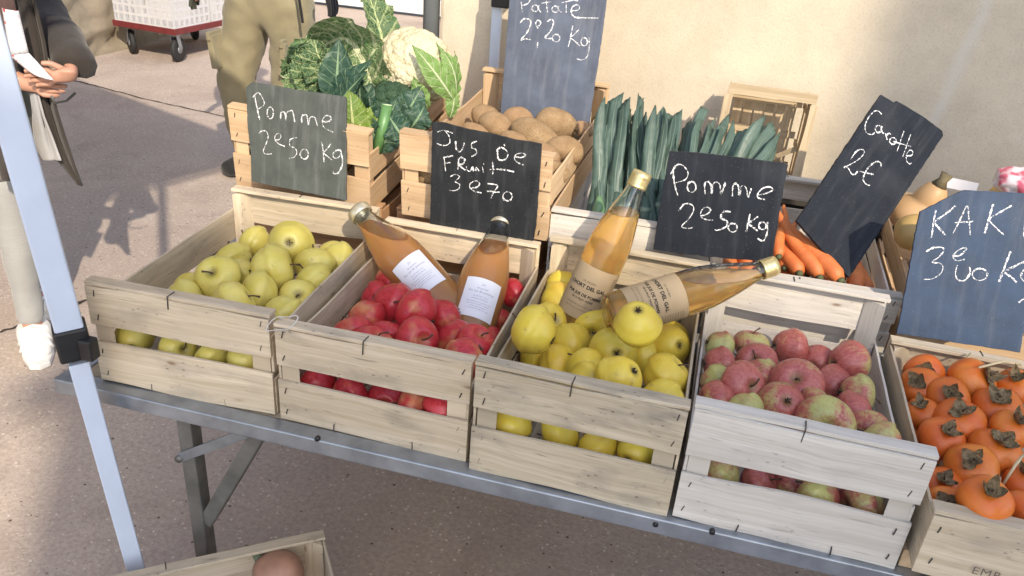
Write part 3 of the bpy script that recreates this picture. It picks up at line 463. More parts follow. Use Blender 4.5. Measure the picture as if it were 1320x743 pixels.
# low riser under the shallow crate
t=thing('wooden_riser','thin pair of wooden battens under the shallow persimmon crate','batten',(.37,.93,T))
for x in (.0,.25):
    bm=NB(); board(bm,(x,-.02,.0155),(x,.36,.0155),(1,0,0),.03,.029,6,.0004); obj('batten',bm,WOOD_WARM,t,bevel=.001)
crates['cab']=crate('sunlit warm wooden crate full of cabbages, kale and a cauliflower',(-.924,1.429,T+.155),-.017,.304,.475,.172,.125,WOOD_WARM,.104,.031)
crates['pot']=crate('sunlit warm wooden crate of potatoes behind the Jus de fruit slate',(-.547,1.409,T+.161),-.059,.30,.479,.171,.125,WOOD_WARM,.071,-.005)
crates['leek']=crate('whitish crate holding upright leeks behind the yellow apples',(-.246,1.402,T+.045),.01,.30,.462,.178,.125,WOOD_WHITE)
crates['car']=crate('whitish crate holding carrots behind the right Pomme slate',(.062,1.402,T+.037),.03,.33,.462,.130,.10,WOOD_WHITE,.11)
crates['but']=crate('worn wooden crate of butternut squashes behind the blue Kaki slate',(.415,1.45,T+.045),-.05,.34,.45,.16,.11,WOOD_WARM)
# what carries the raised crates
crates['s1']=crate('orange toned empty crate lying under the sunlit cabbage crate',(-.90,1.455,T+.036),.0,.29,.45,.112,.10,WOOD_ORANGE,boards=1,stp=False)
crates['s2']=crate('orange toned empty crate lying under the potato crate',(-.575,1.452,T+.036),-.05,.29,.45,.118,.10,WOOD_ORANGE,boards=1,stp=False)
# stamp on the persimmon crate
def text_mesh(body,size,font_off=0,space=1.05):
    cu=bpy.data.curves.new('txt','FONT'); cu.body=body; cu.size=size; cu.space_character=space; cu.offset=font_off; cu.resolution_u=3
    ob=bpy.data.objects.new('txt',cu); C.objects.link(ob)
    dg=bpy.context.evaluated_depsgraph_get(); dg.update(); me=bpy.data.meshes.new_from_object(ob.evaluated_get(dg))
    bpy.data.objects.remove(ob); return me
def text_bm(bm,body,size,fn,off=0,align='L',space=1.05):
    me=text_mesh(body,size,off,space); xs=[v.co.x for v in me.vertices]; w=(max(xs)+min(xs)) if xs else 0
    sh=-w/2 if align=='C' else 0
    vs=[bm.verts.new(fn(v.co.x+sh,v.co.y)) for v in me.vertices]
    for p in me.polygons:
        try: bm.faces.new([vs[i] for i in p.vertices])
        except ValueError: pass
    bpy.data.meshes.remove(me)
INK=plain('stamp ink',(.16,.13,.11),.9); INKD=plain('label ink',(.03,.025,.02),.7); INKG=plain('pale print',(.22,.23,.30),.8)
bm=NB(); text_bm(bm,'EMB  UTILISABLE',.0165,lambda x,y:Vector((.062+x,-.0034,.024+y)),0,space=1.15)
fp=[c for c in crates['kk'].children if c.name.startswith('front_panel')][0]
obj('stamped_text',bm,INK,fp)
# string loop knotted on the corner of the second crate
STRING=plain('white string',(.6,.58,.55),.8)
bm=NB(); P=crates['c2'].location
pts=[Vector((P.x+.012+.022*math.cos(a)*(1+.3*math.sin(2*a)),P.y+.004+.010*math.sin(a),P.z+.172+.011*math.sin(a+.6)+.004*math.sin(3*a))) for a in [i*.4 for i in range(30)]]
tube(bm,pts,.0007,5); so=obj('string_loop',bm,STRING); tag(so,'thin white string looped round the front left corner of the red apple crate','string')
# ---------------------------------------------------------------- slates
def make_slate(key,label,m,th=.006,name='slate_sign',ext=None):
    d=SL[key]; O,ex,up,nn=[Vector(v) for v in d['M']]
    if nn.y>0: nn=-nn
    M=Matrix((ex,up,nn)).transposed().to_4x4(); M.translation=O
    if key=='kak': pass
    t=bpy.data.objects.new(name,None); link(t); t.matrix_world=M; t.empty_display_size=.05
    tag(t,label,'price sign',None)
    bm=NB(); out=[]
    pl=d['out']; n=len(pl)
    for i in range(n):
        a=Vector((*pl[i],0)); b=Vector((*pl[(i+1)%n],0)); L=(b-a).length; k=max(1,int(L/.008)); nrm=Vector((-(b-a).y,(b-a).x,0)).normalized()
        for j in range(k):
            q=a.lerp(b,j/k); 
            if j: q=q+nrm*rng.uniform(-.0006,.0006)
            out.append(q)
    f=bm.faces.new([bm.verts.new(q-Vector((0,0,th))) for q in out]); r=bmesh.ops.extrude_face_region(bm,geom=[f]); vs=[v for v in r['geom'] if isinstance(v,bmesh.types.BMVert)]
    bmesh.ops.translate(bm,verts=vs,vec=(0,0,th))
    obj('slate_plate',bm,m,t,bevel=.0008)
    mv=lambda q:sum(p[1] for p in q)/len(q)
    order=sorted(d['st'],key=lambda q:-mv(q)); lines=[[order[0]]]
    for q in order[1:]:
        if mv(lines[-1][-1])-mv(q)>.0165: lines.append([])
        lines[-1].append(q)
    for line in lines:
      bm=NB()
      for s in line:
        P=[]
        pts=[Vector((*q,0)) for q in s]
        # catmull-rom
        for i in range(len(pts)-1):
            p0=pts[max(i-1,0)];p1=pts[i];p2=pts[i+1];p3=pts[min(i+2,len(pts)-1)]; k=max(3,int((p2-p1).length/.0015))
            for j in range(k):
                u=j/k; P.append(.5*((2*p1)+(p2-p0)*u+(2*p0-5*p1+4*p2-p3)*u*u+(3*p1-p0-3*p2+p3)*u**3))
        P.append(pts[-1]); rows=[]; tot=len(P)
        for i,p in enumerate(P):
            tg=(P[min(i+1,tot-1)]-P[max(i-1,0)]); tg=tg.normalized() if tg.length>1e-9 else Vector((1,0,0))
            sd=Vector((-tg.y,tg.x,0)); w=.00108*(1+.3*math.sin(i*.9+p.x*300)+.35*math.sin(i*.13+p.y*90))*rng.uniform(.65,1.25)
            p=p+Vector((rng.uniform(-1,1),rng.uniform(-1,1),0))*.00018; p.z=.0006
            rows.append((bm.verts.new(p+sd*w),bm.verts.new(p-sd*w)))
        for a,b in zip(rows,rows[1:]): bm.faces.new((a[0],a[1],b[1],b[0]))
      obj('chalk_writing',bm,CHALK,t)
    return t
S_GREY=slate_mat('slate grey green',(.075,.085,.078),.3); S_DARK=slate_mat('slate dark',(.017,.019,.022),.10); S_BLUE=slate_mat('slate blue grey',(.040,.062,.105),.14); S_NAVY=slate_mat('slate navy',(.012,.015,.022),.07)
make_slate('s1','grey slate chalked Pomme 2e50 kg, leaning on the sunlit cabbage crate',S_GREY)
make_slate('jus','dark slate chalked Jus de Fruit 3e70 in front of the potatoes',S_DARK)
make_slate('pat','tall blue grey slate chalked Patate 2e20 Kg standing in the potatoes',slate_mat('slate pale blue grey',(.085,.10,.135),.3))
make_slate('pr','dark slate chalked Pomme 2e50 kg, in front of the leeks',S_NAVY)
make_slate('car','long narrow dark slate chalked Carotte 2 euros, tilted over the carrots',S_NAVY)
make_slate('kak','large blue slate with a cut corner chalked KAKI 3e00 Kg',S_BLUE)
# ---------------------------------------------------------------- fruit
def apple_mesh(seed,asp=.9,lob=.013):
    r0=random.Random(seed); bm=NB(); prof=[]; n=22
    for i in range(n+1):
        a=math.pi*i/n; r=math.sin(a); z=math.cos(a)
        z2=z*asp; 
        dt=math.exp(-(r/.30)**2)
        if z>0: z2-= .30*dt; r*=1.0
        else: z2+= .17*math.exp(-(r/.26)**2); r*=.95-.05*math.sin(a)
        if z<0: r*=1-.10*(-z)**1.2
        prof.append((r if 0<i<n else 0,z2))
    lathe(bm,prof[::-1],40)
    ox,oy=r0.uniform(-.09,.09),r0.uniform(-.09,.09); ph=r0.uniform(0,6)
    for v in bm.verts:
        x,y,z=v.co; th=math.atan2(y,x); rr=math.hypot(x,y)
        k=1+lob*math.cos(5*th+ph)*(1 if z<0 else .35)*abs(z)+.05*hnoise(v.co,.9,seed)
        v.co=Vector((x*k+ox*z,y*k+oy*z,z*(1+.04*hnoise(v.co,.9,seed+3))))
    return bm
def mesh_of(bm,mat,smooth=True,name='m'):
    me=bpy.data.meshes.new(name); bmesh.ops.recalc_face_normals(bm,faces=bm.faces); bm.to_mesh(me); bm.free(); me.materials.append(mat)
    if smooth: me.polygons.foreach_set('use_smooth',[True]*len(me.polygons))
    return me
def skin_mat(name,kind):
    m,nt,b,o=mat(name); k=N(nt); v0=k.coord(); oi=k.n('ObjectInfo').outputs['Random']
    v=k.n('VectorMath',operation='ADD',ins={0:v0,1:k.n('CombineXYZ',ins={0:k.math('MULTIPLY',oi,50.),1:k.math('MULTIPLY',oi,23.)}).outputs[0]}).outputs[0]
    z=k.n('SeparateXYZ',ins={0:v0}).outputs[2]; rr=k.n('SeparateXYZ',ins={0:v0}).outputs
    rad_=k.math('POWER',k.math('ADD',k.math('MULTIPLY',rr[0],rr[0]),k.math('MULTIPLY',rr[1],rr[1])),.5)
    big=k.noise(v,1.3,3,.5); spk=k.vor(v,15); spk2=k.noise(v,20,3,.6)
    stripe=k.noise(k.n('Mapping',ins={'Vector':v,'Scale':(9,9,.9)}).outputs[0],1,3,.65)
    if kind=='yellow':
        c=k.mix(k.ramp(big,[(.3,0.),(.7,1.)]),(.74,.53,.045),(.80,.61,.09))
        c=k.mix(k.ramp(oi,[(0.,0.),(1.,.45)]),c,(.70,.58,.08))
        c=k.mix(k.ramp(k.noise(v,.8,2),[(.55,0.),(.8,.35)]),c,(.70,.36,.07))
    elif kind=='oldyellow':
        c=k.mix(k.ramp(big,[(.3,0.),(.7,1.)]),(.64,.53,.09),(.74,.63,.18))
        c=k.mix(k.ramp(oi,[(0.,0.),(1.,.4)]),c,(.60,.54,.13))
        c=k.mix(k.ramp(spk2,[(.6,0.),(.75,.4)]),c,(.36,.27,.07))
    elif kind=='red':
        c=k.mix(k.ramp(stripe,[(.3,0.),(.7,1.)]),(.40,.018,.026),(.58,.05,.06))
        c=k.mix(k.ramp(k.math('ADD',k.noise(v,.9,2),k.math('MULTIPLY',oi,.16)),[(.62,0.),(.85,.8)]),c,(.62,.36,.14))
    else:
        red=k.mix(k.ramp(stripe,[(.3,0.),(.7,1.)]),(.36,.055,.05),(.55,.16,.13))
        gr=k.mix(k.ramp(spk2,[(.3,0.),(.7,1.)]),(.42,.44,.12),(.55,.53,.20))
        f=k.math('ADD',k.math('MULTIPLY',k.noise(v,.75,3),.9),k.math('MULTIPLY',k.math('SUBTRACT',oi,.5),.38))
        f=k.math('ADD',f,k.math('MULTIPLY',k.math('SUBTRACT',stripe,.5),.35))
        c=k.mix(k.ramp(f,[(.46,0.),(.66,1.)]),red,gr)
        c=k.mix(.10,c,(.42,.28,.20))
    if kind in('yellow','oldyellow','mixed'):
        c=k.mix(k.ramp(spk,[(.05,.55 if kind!='yellow' else .3),(.12,0.)]),c,(.25,.17,.07))
    else: c=k.mix(k.ramp(spk,[(.04,.4),(.1,0.)]),c,(.65,.45,.3))
    sp3=k.vor(v,4.1); c=k.mix(k.ramp(sp3,[(.03,.6),(.07,0.)]),c,(.12,.08,.04))
    br=k.noise(v,1.9,3,.6); c=k.mix(k.ramp(br,[(.66,0.),(.74,.5 if kind!='red' else .2)]),c,(.30,.19,.06))
    # russet in both cavities
    cav=k.math('MULTIPLY',k.ramp(k.math('ADD',rad_,k.math('MULTIPLY',spk2,.2)),[(.18,1.),(.42,0.)]),.75 if kind!='red' else .3)
    c=k.mix(cav,c,(.20,.15,.05) if kind!='red' else (.45,.40,.14))
    k.put(b.inputs['Base Color'],c); k.put(b.inputs['Roughness'],k.ramp(spk2,[(.3,.26),(.7,.40)]))
    b.inputs['Subsurface Weight'].default_value=.06; b.inputs['Subsurface Radius'].default_value=(1,.5,.2); b.inputs['Subsurface Scale'].default_value=.006
    b.inputs['Specular IOR Level'].default_value=.5
    k.put(b.inputs['Normal'],k.bump(k.math('ADD',spk2,k.math('MULTIPLY',big,1.5)),.05,.05))
    return m
STEM=plain('stem',(.09,.055,.03),.8); CALYX=plain('calyx',(.06,.045,.03),.9,0,.4,9,.4)
def stem_bm(r0):
    bm=NB(); a=r0.uniform(0,6.3); b=r0.uniform(.1,.35)
    tube(bm,[(0,0,.50),(.02*math.cos(a),.02*math.sin(a),.70),(b*.4*math.cos(a),b*.4*math.sin(a),.86),(b*math.cos(a),b*math.sin(a),1.02)],[.045,.035,.032,.05],7); return bm
def calyx_bm(r0):
    bm=NB()
    for i in range(5):
        a=i*1.257+r0.uniform(-.2,.2); L=r0.uniform(.13,.2); c,s=math.cos(a),math.sin(a)
        z=-.75
        p=[bm.verts.new((c*.02-s*.035,s*.02+c*.035,z)),bm.verts.new((c*.02+s*.035,s*.02-c*.035,z)),bm.verts.new((c*L,s*L,z-.06)),bm.verts.new((c*L*.6,s*L*.6,z-.13))]
        bm.faces.new((p[0],p[1],p[2])); bm.faces.new((p[0],p[2],p[3])); bm.faces.new((p[1],p[3],p[2]))
    lathe(bm,[(0,-.77),(.06,-.76),(.075,-.71),(.05,-.68)],10); return bm
def euler_of(ax,roll): return aim(ax,roll).to_euler()
ORD=['first','second','third','fourth','fifth','sixth','seventh','eighth','ninth','tenth','eleventh','twelfth']
def rows_of(items,slope=.21):
    """items (px,py): give each its row (0 = nearest) and its rank from the left in the row"""
    s=sorted(range(len(items)),key=lambda i:-(items[i][1]-slope*items[i][0])); n=max(1,round(len(items)/4.2)); out={}
    rows=[s[round(i*len(s)/n):round((i+1)*len(s)/n)] for i in range(n)]
    for ri,r in enumerate(rows):
        for k,i in enumerate(sorted(r,key=lambda i:items[i][0])): out[i]=(ri,k,n,len(r))
    return out
def rowtext(ri,n): return 'front row' if ri==0 else ('back row' if ri==n-1 else ORD[ri]+' row from front')
def place_fruit(key,name,cat,meshes,stems,calyces,cname,lab,group):
    D=FR[key]
    vis=[i for i,d in enumerate(D) if d[7]!=3]; slot=[i for i,d in enumerate(D) if d[7]==3]
    rw=rows_of([(D[i][8],D[i][9]) for i in vis])
    for j,i in enumerate(vis+slot):
        x,y,z,r,ax,ay,az,fl,px,py=D[i]
        o=bpy.data.objects.new(name,meshes[i%len(meshes)]); link(o)
        o.location=(x,y,z); q_=r*{'kk':.96,'c3':1.04}.get(key,1.08); o.scale=(q_*rng.uniform(.96,1.03),q_*rng.uniform(.97,1.03),q_*rng.uniform(.95,1.04)); 
        if key=='kk': az=max(az,.05)
        o.rotation_euler=euler_of((ax,ay,az),rng.uniform(0,6.3))
        if fl==3:
            k=sorted(slot,key=lambda q:D[q][8]).index(i); txt=f'{lab} in the front slot of {cname}, {ORD[k]} from left'
        else:
            ri,k,n,m=rw[j]; txt=f'{lab} {ORD[k]} from left in {rowtext(ri,n)} of {cname}'
        tag(o,txt,cat,group)
        if stems: s=bpy.data.objects.new('stem',stems[i%len(stems)]); link(s,o)
        if calyces: s=bpy.data.objects.new('calyx',calyces[i%len(calyces)]); link(s,o)
r0=random.Random(5)
stems=[mesh_of(stem_bm(r0),STEM,name='stem') for _ in range(4)]; caly=[mesh_of(calyx_bm(r0),CALYX,False,'calyx') for _ in range(3)]
def amesh(kind,n,asp,base): 
    m=skin_mat(kind+' apple skin',kind); return [mesh_of(apple_mesh(base+i,asp*rng.uniform(.96,1.05)),m,name='apple') for i in range(n)]
place_fruit('c1','apple','apple',amesh('oldyellow',5,.88,10),stems,caly,'the leftmost crate','yellow apple','yellow apples in the leftmost crate')
place_fruit('c2','apple','apple',amesh('red',5,.86,30),stems,caly,'the red apple crate','red apple','red apples in the second crate')
place_fruit('c3','apple','apple',amesh('yellow',5,.93,50),stems,caly,'the grey middle crate','bright yellow apple','yellow apples under the amber bottles')
place_fruit('c4','apple','apple',amesh('mixed',6,.82,70),stems,caly,'the whitish crate','red and green apple','mottled apples in the whitish crate')
# persimmons
def kaki_mesh(seed):
    bm=NB(); prof=[]; n=20
    for i in range(n+1):
        a=math.pi*i/n; r=math.sin(a); z=math.cos(a); z2=z*.80
        if z>0: z2-=.10*math.exp(-(r/.45)**2)
        else: z2-=.10*math.exp(-(r/.35)**2)
        prof.append((r if 0<i<n else 0,z2))
    lathe(bm,prof[::-1],28)
    for v in bm.verts:
        th=math.atan2(v.co.y,v.co.x); k=1+.028*math.cos(4*th)+.05*hnoise(v.co,1.,seed); v.co.x*=k; v.co.y*=k
    return bm
def kaki_skin():
    m,nt,b,o=mat('persimmon skin'); k=N(nt); v0=k.coord(); oi=k.n('ObjectInfo').outputs['Random']
    v=k.n('VectorMath',operation='ADD',ins={0:v0,1:k.n('CombineXYZ',ins={0:k.math('MULTIPLY',oi,50.)}).outputs[0]}).outputs[0]
    big=k.noise(v,1.2,3); sp=k.noise(v,14,3)
    c=k.mix(k.ramp(big,[(.3,0.),(.7,1.)]),(.66,.135,.015),(.74,.24,.035))
    c=k.mix(k.ramp(oi,[(0.,0.),(1.,.6)]),c,(.62,.10,.02))
    c=k.mix(k.ramp(sp,[(.62,0.),(.72,.25)]),c,(.35,.10,.02))
    k.put(b.inputs['Base Color'],c); b.inputs['Roughness'].default_value=.36; b.inputs['Subsurface Weight'].default_value=.15; b.inputs['Subsurface Radius'].default_value=(1,.35,.1); b.inputs['Subsurface Scale'].default_value=.008
    k.put(b.inputs['Normal'],k.bump(sp,.06,.05)); return m
def kcalyx(seed):
    r1=random.Random(seed); bm=NB()
    for i in range(4):
        a=i*math.pi/2+r1.uniform(-.15,.15); L=r1.uniform(.30,.50); w=r1.uniform(.17,.27); lift=r1.uniform(.0,.5); rows=[]
        c,s=math.cos(a),math.sin(a)
        for j in range(7):
            u=j/6; wd=w*math.sin(math.pi*min(1,.22+u*.80))**.7*(1 if u<.99 else .1); row=[]
            for q in range(5):
                e=(q-2)/2; x=.05+u*L; y=e*wd*1.05; z=.70-.16*x*x+lift*u*u*1.6+.10*e*e*(u+.2)+.05*r1.uniform(-1,1)*(u+.3)
                row.append(bm.verts.new((c*x-s*y,s*x+c*y,z+.02)))
            rows.append(row)
        for A,B in zip(rows,rows[1:]):
            for q in range(4): bm.faces.new((A[q],A[q+1],B[q+1],B[q]))
    lathe(bm,[(0,.80),(.13,.79),(.15,.72),(.1,.68)],10)
    return bm
def kcal_mat():
    m,nt,b,o=mat('dried calyx'); k=N(nt); v=k.coord(); n=k.noise(v,5,4,.7)
    k.put(b.inputs['Base Color'],k.ramp(n,[(.28,(.10,.06,.03)),(.45,(.24,.17,.075)),(.62,(.40,.29,.17))])); b.inputs['Roughness'].default_value=.9
    k.put(b.inputs['Normal'],k.bump(k.noise(v,18,3),.6,.05)); return m
KC=kcal_mat(); ks=kaki_skin()
kst=[]
for i in range(3):
    bm=NB(); a=r0.uniform(0,6.3); tube(bm,[(0,0,.74),(.02,0,.9),(.14*math.cos(a),.14*math.sin(a),1.08)],[.05,.04,.05],7); kst.append(mesh_of(bm,STEM,name='stem'))
place_fruit('kk','persimmon','persimmon',[mesh_of(kaki_mesh(90+i),ks,name='persimmon') for i in range(4)],kst,[mesh_of(kcalyx(i),KC,name='calyx') for i in range(5)],'the rightmost crate','orange persimmon','persimmons in the shallow crate')
# dry straw stalks on the persimmons
STRAW=plain('straw',(.55,.45,.27),.7)
for i,(a,b,lab) in enumerate((((1217,506),(1251,456),'pale dry stalk lying near the back rail of the persimmon crate'),((1293,625),(1319,587),'pale dry stalk standing among the persimmons at the right edge'),((1262,474),(1316,470),'short pale dry stalk along the persimmon crate back rail'))):
    bm=NB(); p=at(*a,1.2 if i!=1 else .99); q=at(*b,1.29 if i!=1 else 1.02); mid=(p+q)/2+Vector((0,0,.008)); tube(bm,[p,mid,q],[.0018,.0022,.0018],7); o=obj('straw_stalk',bm,STRAW,None,True); tag(o,lab,'stalk')
# ---------------------------------------------------------------- potatoes
def potato_mesh(seed,asp):
    bm=NB(); bmesh.ops.create_icosphere(bm,subdivisions=4,radius=1)
    for v in bm.verts:
        k=1+.12*hnoise(v.co,.9,seed)+.04*hnoise(v.co,2.4,seed+2)
        v.co=Vector((v.co.x*k,v.co.y*k/asp[0],v.co.z*k/asp[1]))
    r1=random.Random(seed)
    for _ in range(7):
        d=Vector((r1.uniform(-1,1),r1.uniform(-1,1),r1.uniform(-1,1))).normalized(); d=Vector((d.x,d.y/asp[0],d.z/asp[1]))
        for v in bm.verts:
            q=(v.co-d).length
            if q<.14: v.co*=1-.035*(1-(q/.14)**2)
    return bm
def pot_mat():
    m,nt,b,o=mat('potato skin'); k=N(nt); v=k.coord(); oi=k.n('ObjectInfo').outputs['Random']
    n=k.noise(v,2.2,4); f=k.noise(v,22,4,.7); vv=k.vor(v,9)
    c=k.mix(k.ramp(n,[(.3,0.),(.7,1.)]),(.33,.21,.10),(.50,.35,.19)); c=k.mix(k.ramp(f,[(.45,0.),(.65,.7)]),c,(.20,.12,.06)); c=k.mix(k.ramp(vv,[(.05,.6),(.12,0.)]),c,(.2,.12,.06))
    c=k.mix(k.ramp(oi,[(0.,0.),(1.,.3)]),c,(.52,.30,.17))
    k.put(b.inputs['Base Color'],c); b.inputs['Roughness'].default_value=.75; k.put(b.inputs['Normal'],k.bump(f,.5,.04)); return m
PM=pot_mat()
pots=[(627,152,1.70,21,.6,'long potato lying at the left side board of the potato crate'),(641,164,1.63,24,.5,'plump pale potato just above the Jus de Fruit slate'),(669,153,1.70,20,.9,'brown potato at the foot of the tall Patate slate, left of its middle'),(716,161,1.67,29,-.5,'largest potato, lying against the foot of the tall Patate slate'),(688,176,1.60,30,.3,'knobbly potato in the middle of the crate above the Jus de Fruit slate'),(728,194,1.58,25,1.0,'round potato against the right side board of the crate'),(752,167,1.70,13,.2,'small round potato in the right corner by the Patate slate'),(716,222,1.50,20,1.3,'potato half hidden behind the right edge of the Jus de Fruit slate'),(663,188,1.56,23,.2,'potato half hidden behind the top edge of the Jus de Fruit slate'),(612,172,1.58,18,.4,'potato peeping out at the top left corner of the Jus de Fruit slate'),(700,200,1.53,22,.8,'potato low between the round one and the dark slate')]
for i,(px,py,y,r,a,lab) in enumerate(pots):
    p=at(px,py,y); d=(RM@(p-CAM)).z; R_=r*d/FPX
    o=bpy.data.objects.new('potato',mesh_of(potato_mesh(i*3+1,(1.35,1.45)),PM,name='potato')); link(o); o.location=p; o.scale=(R_*1.05,)*3; o.rotation_euler=(.25*a,.3,a*.6-.3 if i!=3 else .7)
    tag(o,lab,'potato','potatoes in the sunlit crate')
for i in range(24):   # the potatoes under them that fill the crate
    u=.05+(i%4)*.066+rng.uniform(-.008,.008); v=.05+(i//4)*.073
    M=crates['pot'].matrix_basis
    p=M@Vector((u,v,.065))
    o=bpy.data.objects.new('potato',bpy.data.meshes.get('potato')); o.location=p; link(o); o.scale=(.041,)*3; o.rotation_euler=(rng.uniform(-.4,.4),rng.uniform(-.4,.4),rng.uniform(0,6))
    tag(o,'potato in the lower layer, mostly hidden under the other potatoes','potato','potatoes in the lower layer')
# ---------------------------------------------------------------- bottles
def glass_mat():
    m,nt,b,o=mat('bottle glass'); k=N(nt)
    b.inputs['Base Color'].default_value=(.97,.985,.97,1); b.inputs['Roughness'].default_value=.02; b.inputs['IOR'].default_value=1.47; b.inputs['Transmission Weight'].default_value=1
    return m
def juice_mat(name,c,cloud):
    m,nt,b,o=mat(name); k=N(nt)
    b.inputs['Base Color'].default_value=(*c,1); b.inputs['Roughness'].default_value=.02 if cloud<.4 else .12; b.inputs['IOR'].default_value=1.36; b.inputs['Transmission Weight'].default_value=1
    b2=k.n('BsdfPrincipled',ins={'Base Color':(*[x*.92 for x in c],1),'Roughness':.35,'Coat Weight':1.,'Coat Roughness':.02,'Subsurface Weight':1.,'Subsurface Radius':(1,.6,.3),'Subsurface Scale':.02}); b2.inputs['Coat IOR'].default_value=1.5
    m2=k.n('MixShader',ins={0:cloud}); nt.links.new(b.outputs[0],m2.inputs[1]); nt.links.new(b2.outputs[0],m2.inputs[2]); nt.links.new(m2.outputs[0],o.inputs[0])
    return m
GLASS=glass_mat(); JU_C=juice_mat('cloudy apple juice',(.68,.35,.12),.5); JU_A=juice_mat('clear amber juice',(.90,.60,.22),.16)
PALEG=plain('pale metal cap',(.62,.57,.43),.3,.7,.1,60,.05); GOLD=plain('gold cap',(.72,.60,.30),.32,.75,.1,60,.05); 
PROF=[(0,.003),(.030,.0),(.038,.003),(.0425,.010),(.043,.02),(.043,.155),(.0418,.175),(.0375,.198),(.030,.224),(.0225,.248),(.0172,.266),(.0155,.278),(.0155,.296)]
LAB_W=plain('white paper label',(.74,.75,.80),.7,0,.02,10,.02); KRAFT=plain('kraft label',(.40,.30,.18),.75,0,.08,14,.1)
def cyl(M,r,ang,z): return M@Vector((r*math.sin(ang),-r*math.cos(ang),z))
def bottle(label,cap,base,kind,facing,group=None,fill=.235):
    cap=Vector(cap); base=Vector(base); ax=(cap-base).normalized(); L=.302
    # local -Y is the label side and looks at 'facing'
    f=Vector(facing); f=(f-ax*f.dot(ax)).normalized(); x=(-f).cross(ax).normalized(); 
    M=Matrix((x,-f,ax)).transposed().to_4x4(); M.translation=cap-ax*L
    t=bpy.data.objects.new('juice_bottle',None); link(t); t.matrix_world=M; tag(t,label,'bottle',group); t.empty_display_size=.05
    sr=1.06 if kind=='cloudy' else .885
    kn=1.22 if kind=='cloudy' else 1.
    PR=[(r*(sr if z<.2 else sr+(kn-sr)*min(1,(z-.2)/.07)),z) for r,z in PROF]
    rot=M.to_3x3(); upl=(rot.transposed()@Vector((0,0,1))).normalized(); cpt=Vector((0,0,fill))
    bm=NB(); inner=[(max(r-.0026,0),z+(.004 if i==0 else .0035 if i<3 else 0)) for i,(r,z) in enumerate(PR)]
    lathe(bm,PR+[(.0145*kn,.2975),(.0132*kn,.296)]+inner[::-1][1:],48)
    bmesh.ops.bisect_plane(bm,geom=bm.verts[:]+bm.edges[:]+bm.faces[:],plane_co=cpt-upl*.0005,plane_no=upl,clear_inner=True)
    obj('glass',bm,GLASS,t,True)
    # juice: fills the bottle up to a level surface
    bm=NB(); prof=[(r,z) for r,z in PR]
    lathe(bm,prof[:-1]+[(0,prof[-2][1])],64)
    r=bmesh.ops.bisect_plane(bm,geom=bm.verts[:]+bm.edges[:]+bm.faces[:],plane_co=cpt,plane_no=upl,clear_outer=True)
    ed=[e for e in r['geom_cut'] if isinstance(e,bmesh.types.BMEdge)]
    if ed: bmesh.ops.holes_fill(bm,edges=ed)
    ju=obj('juice',bm,JU_C if kind=='cloudy' else JU_A,t,False)
    me=ju.data
    for p in me.polygons: p.use_smooth=len(p.vertices)<6
    # cap
    bm=NB()
    if kind=='cloudy': lathe(bm,[(.0192,.287),(.0222,.286),(.0232,.289),(.0228,.299),(.0212,.3035),(.0195,.3035),(.0190,.3025),(.0,.3025)],40)
    else: lathe(bm,[(.0158,.277),(.0172,.277),(.0174,.281),(.0166,.282),(.0174,.285),(.0166,.287),(.0174,.290),(.0166,.292),(.0174,.296),(.0165,.3045),(.0,.3052)],40)
    obj('cap',bm,PALEG if kind=='cloudy' else GOLD,t,True)
    # label
    def patch(r,a0,a1,z0,z1,m,name,par,n=20):
        bm=NB(); rows=[[bm.verts.new((r*math.sin(a0+(a1-a0)*i/n),-r*math.cos(a0+(a1-a0)*i/n),z)) for i in range(n+1)] for z in (z0,z1)]
        for i in range(n): bm.faces.new((rows[0][i],rows[0][i+1],rows[1][i+1],rows[1][i]))
        return obj(name,bm,m,par,True)
    Rl=.043*sr+.0006
    if kind=='cloudy':
        lb=patch(Rl,-.74,.74,.074,.150,LAB_W,'label',t)
        bm=NB(); fn=lambda x,y:Vector(((Rl+.0003)*math.sin(x/Rl),-(Rl+.0003)*math.cos(x/Rl),y))
        z=.1365
        for s,tx in ((.0055,'Jus'),(.0046,'de pomme'),(.0058,'Pur jus de pommes'),(.0036,'jus de fruit 1 litre'),(.0040,'pressé à la ferme'),(.003,'100 % pommes du verger sans sucre'),(.003,'agiter avant de servir, conserver'),(.003,'au frais après ouverture'),(.003,'à consommer de préférence avant')):
            text_bm(bm,tx,s,lambda x,y,z=z:fn(x,y+z),0,'C'); z-=s*1.45
        obj('printed_text',bm,INKG,lb)
    else:
        lb=patch(Rl,-1.35,1.75,.032,.128,KRAFT,'label',t,40)
        bm=NB(); fn=lambda x,y:Vector(((Rl+.0003)*math.sin(x/Rl),-(Rl+.0003)*math.cos(x/Rl),y))
        for s,tx,z,x0,of in ((.0042,'LES VERGERS',.099,0,0),(.0088,"L'HORT DEL GAL",.088,0,.0004),(.0072,'PUR JUS DE POMME',.073,0,.0003),(.0046,'100 % FRUIT PRESSÉ',.0655,0,.0001),(.0034,'jus de pommes issu de notre verger',.055,0,0),(.0034,'pressé et mis en bouteille à la ferme',.048,0,0),(.0040,'1 L',.037,.022,.0001)):
            text_bm(bm,tx,s,lambda x,y,z=z,x0=x0:fn(x+x0,y+z),of,'C')
        for q,yy in enumerate([.117-.0045*i for i in range(9)]): text_bm(bm,('ingredients jus de pomme','valeur nutritive energie','matieres grasses sucres','origine France lot 21','conserver au frais')[q%5],.0031,lambda x,y,yy=yy:fn(x+.041,y+yy-.0),0)
        for i in range(26):   # bar code
            w=rng.choice((.0004,.0007,.0010)); x=.045+i*.00098
            vs=[fn(x,.045),fn(x+w*.6,.045),fn(x+w*.6,.068),fn(x,.068)]; bm.faces.new([bm.verts.new(v) for v in vs])
        obj('printed_text',bm,INKD,lb)
    return t
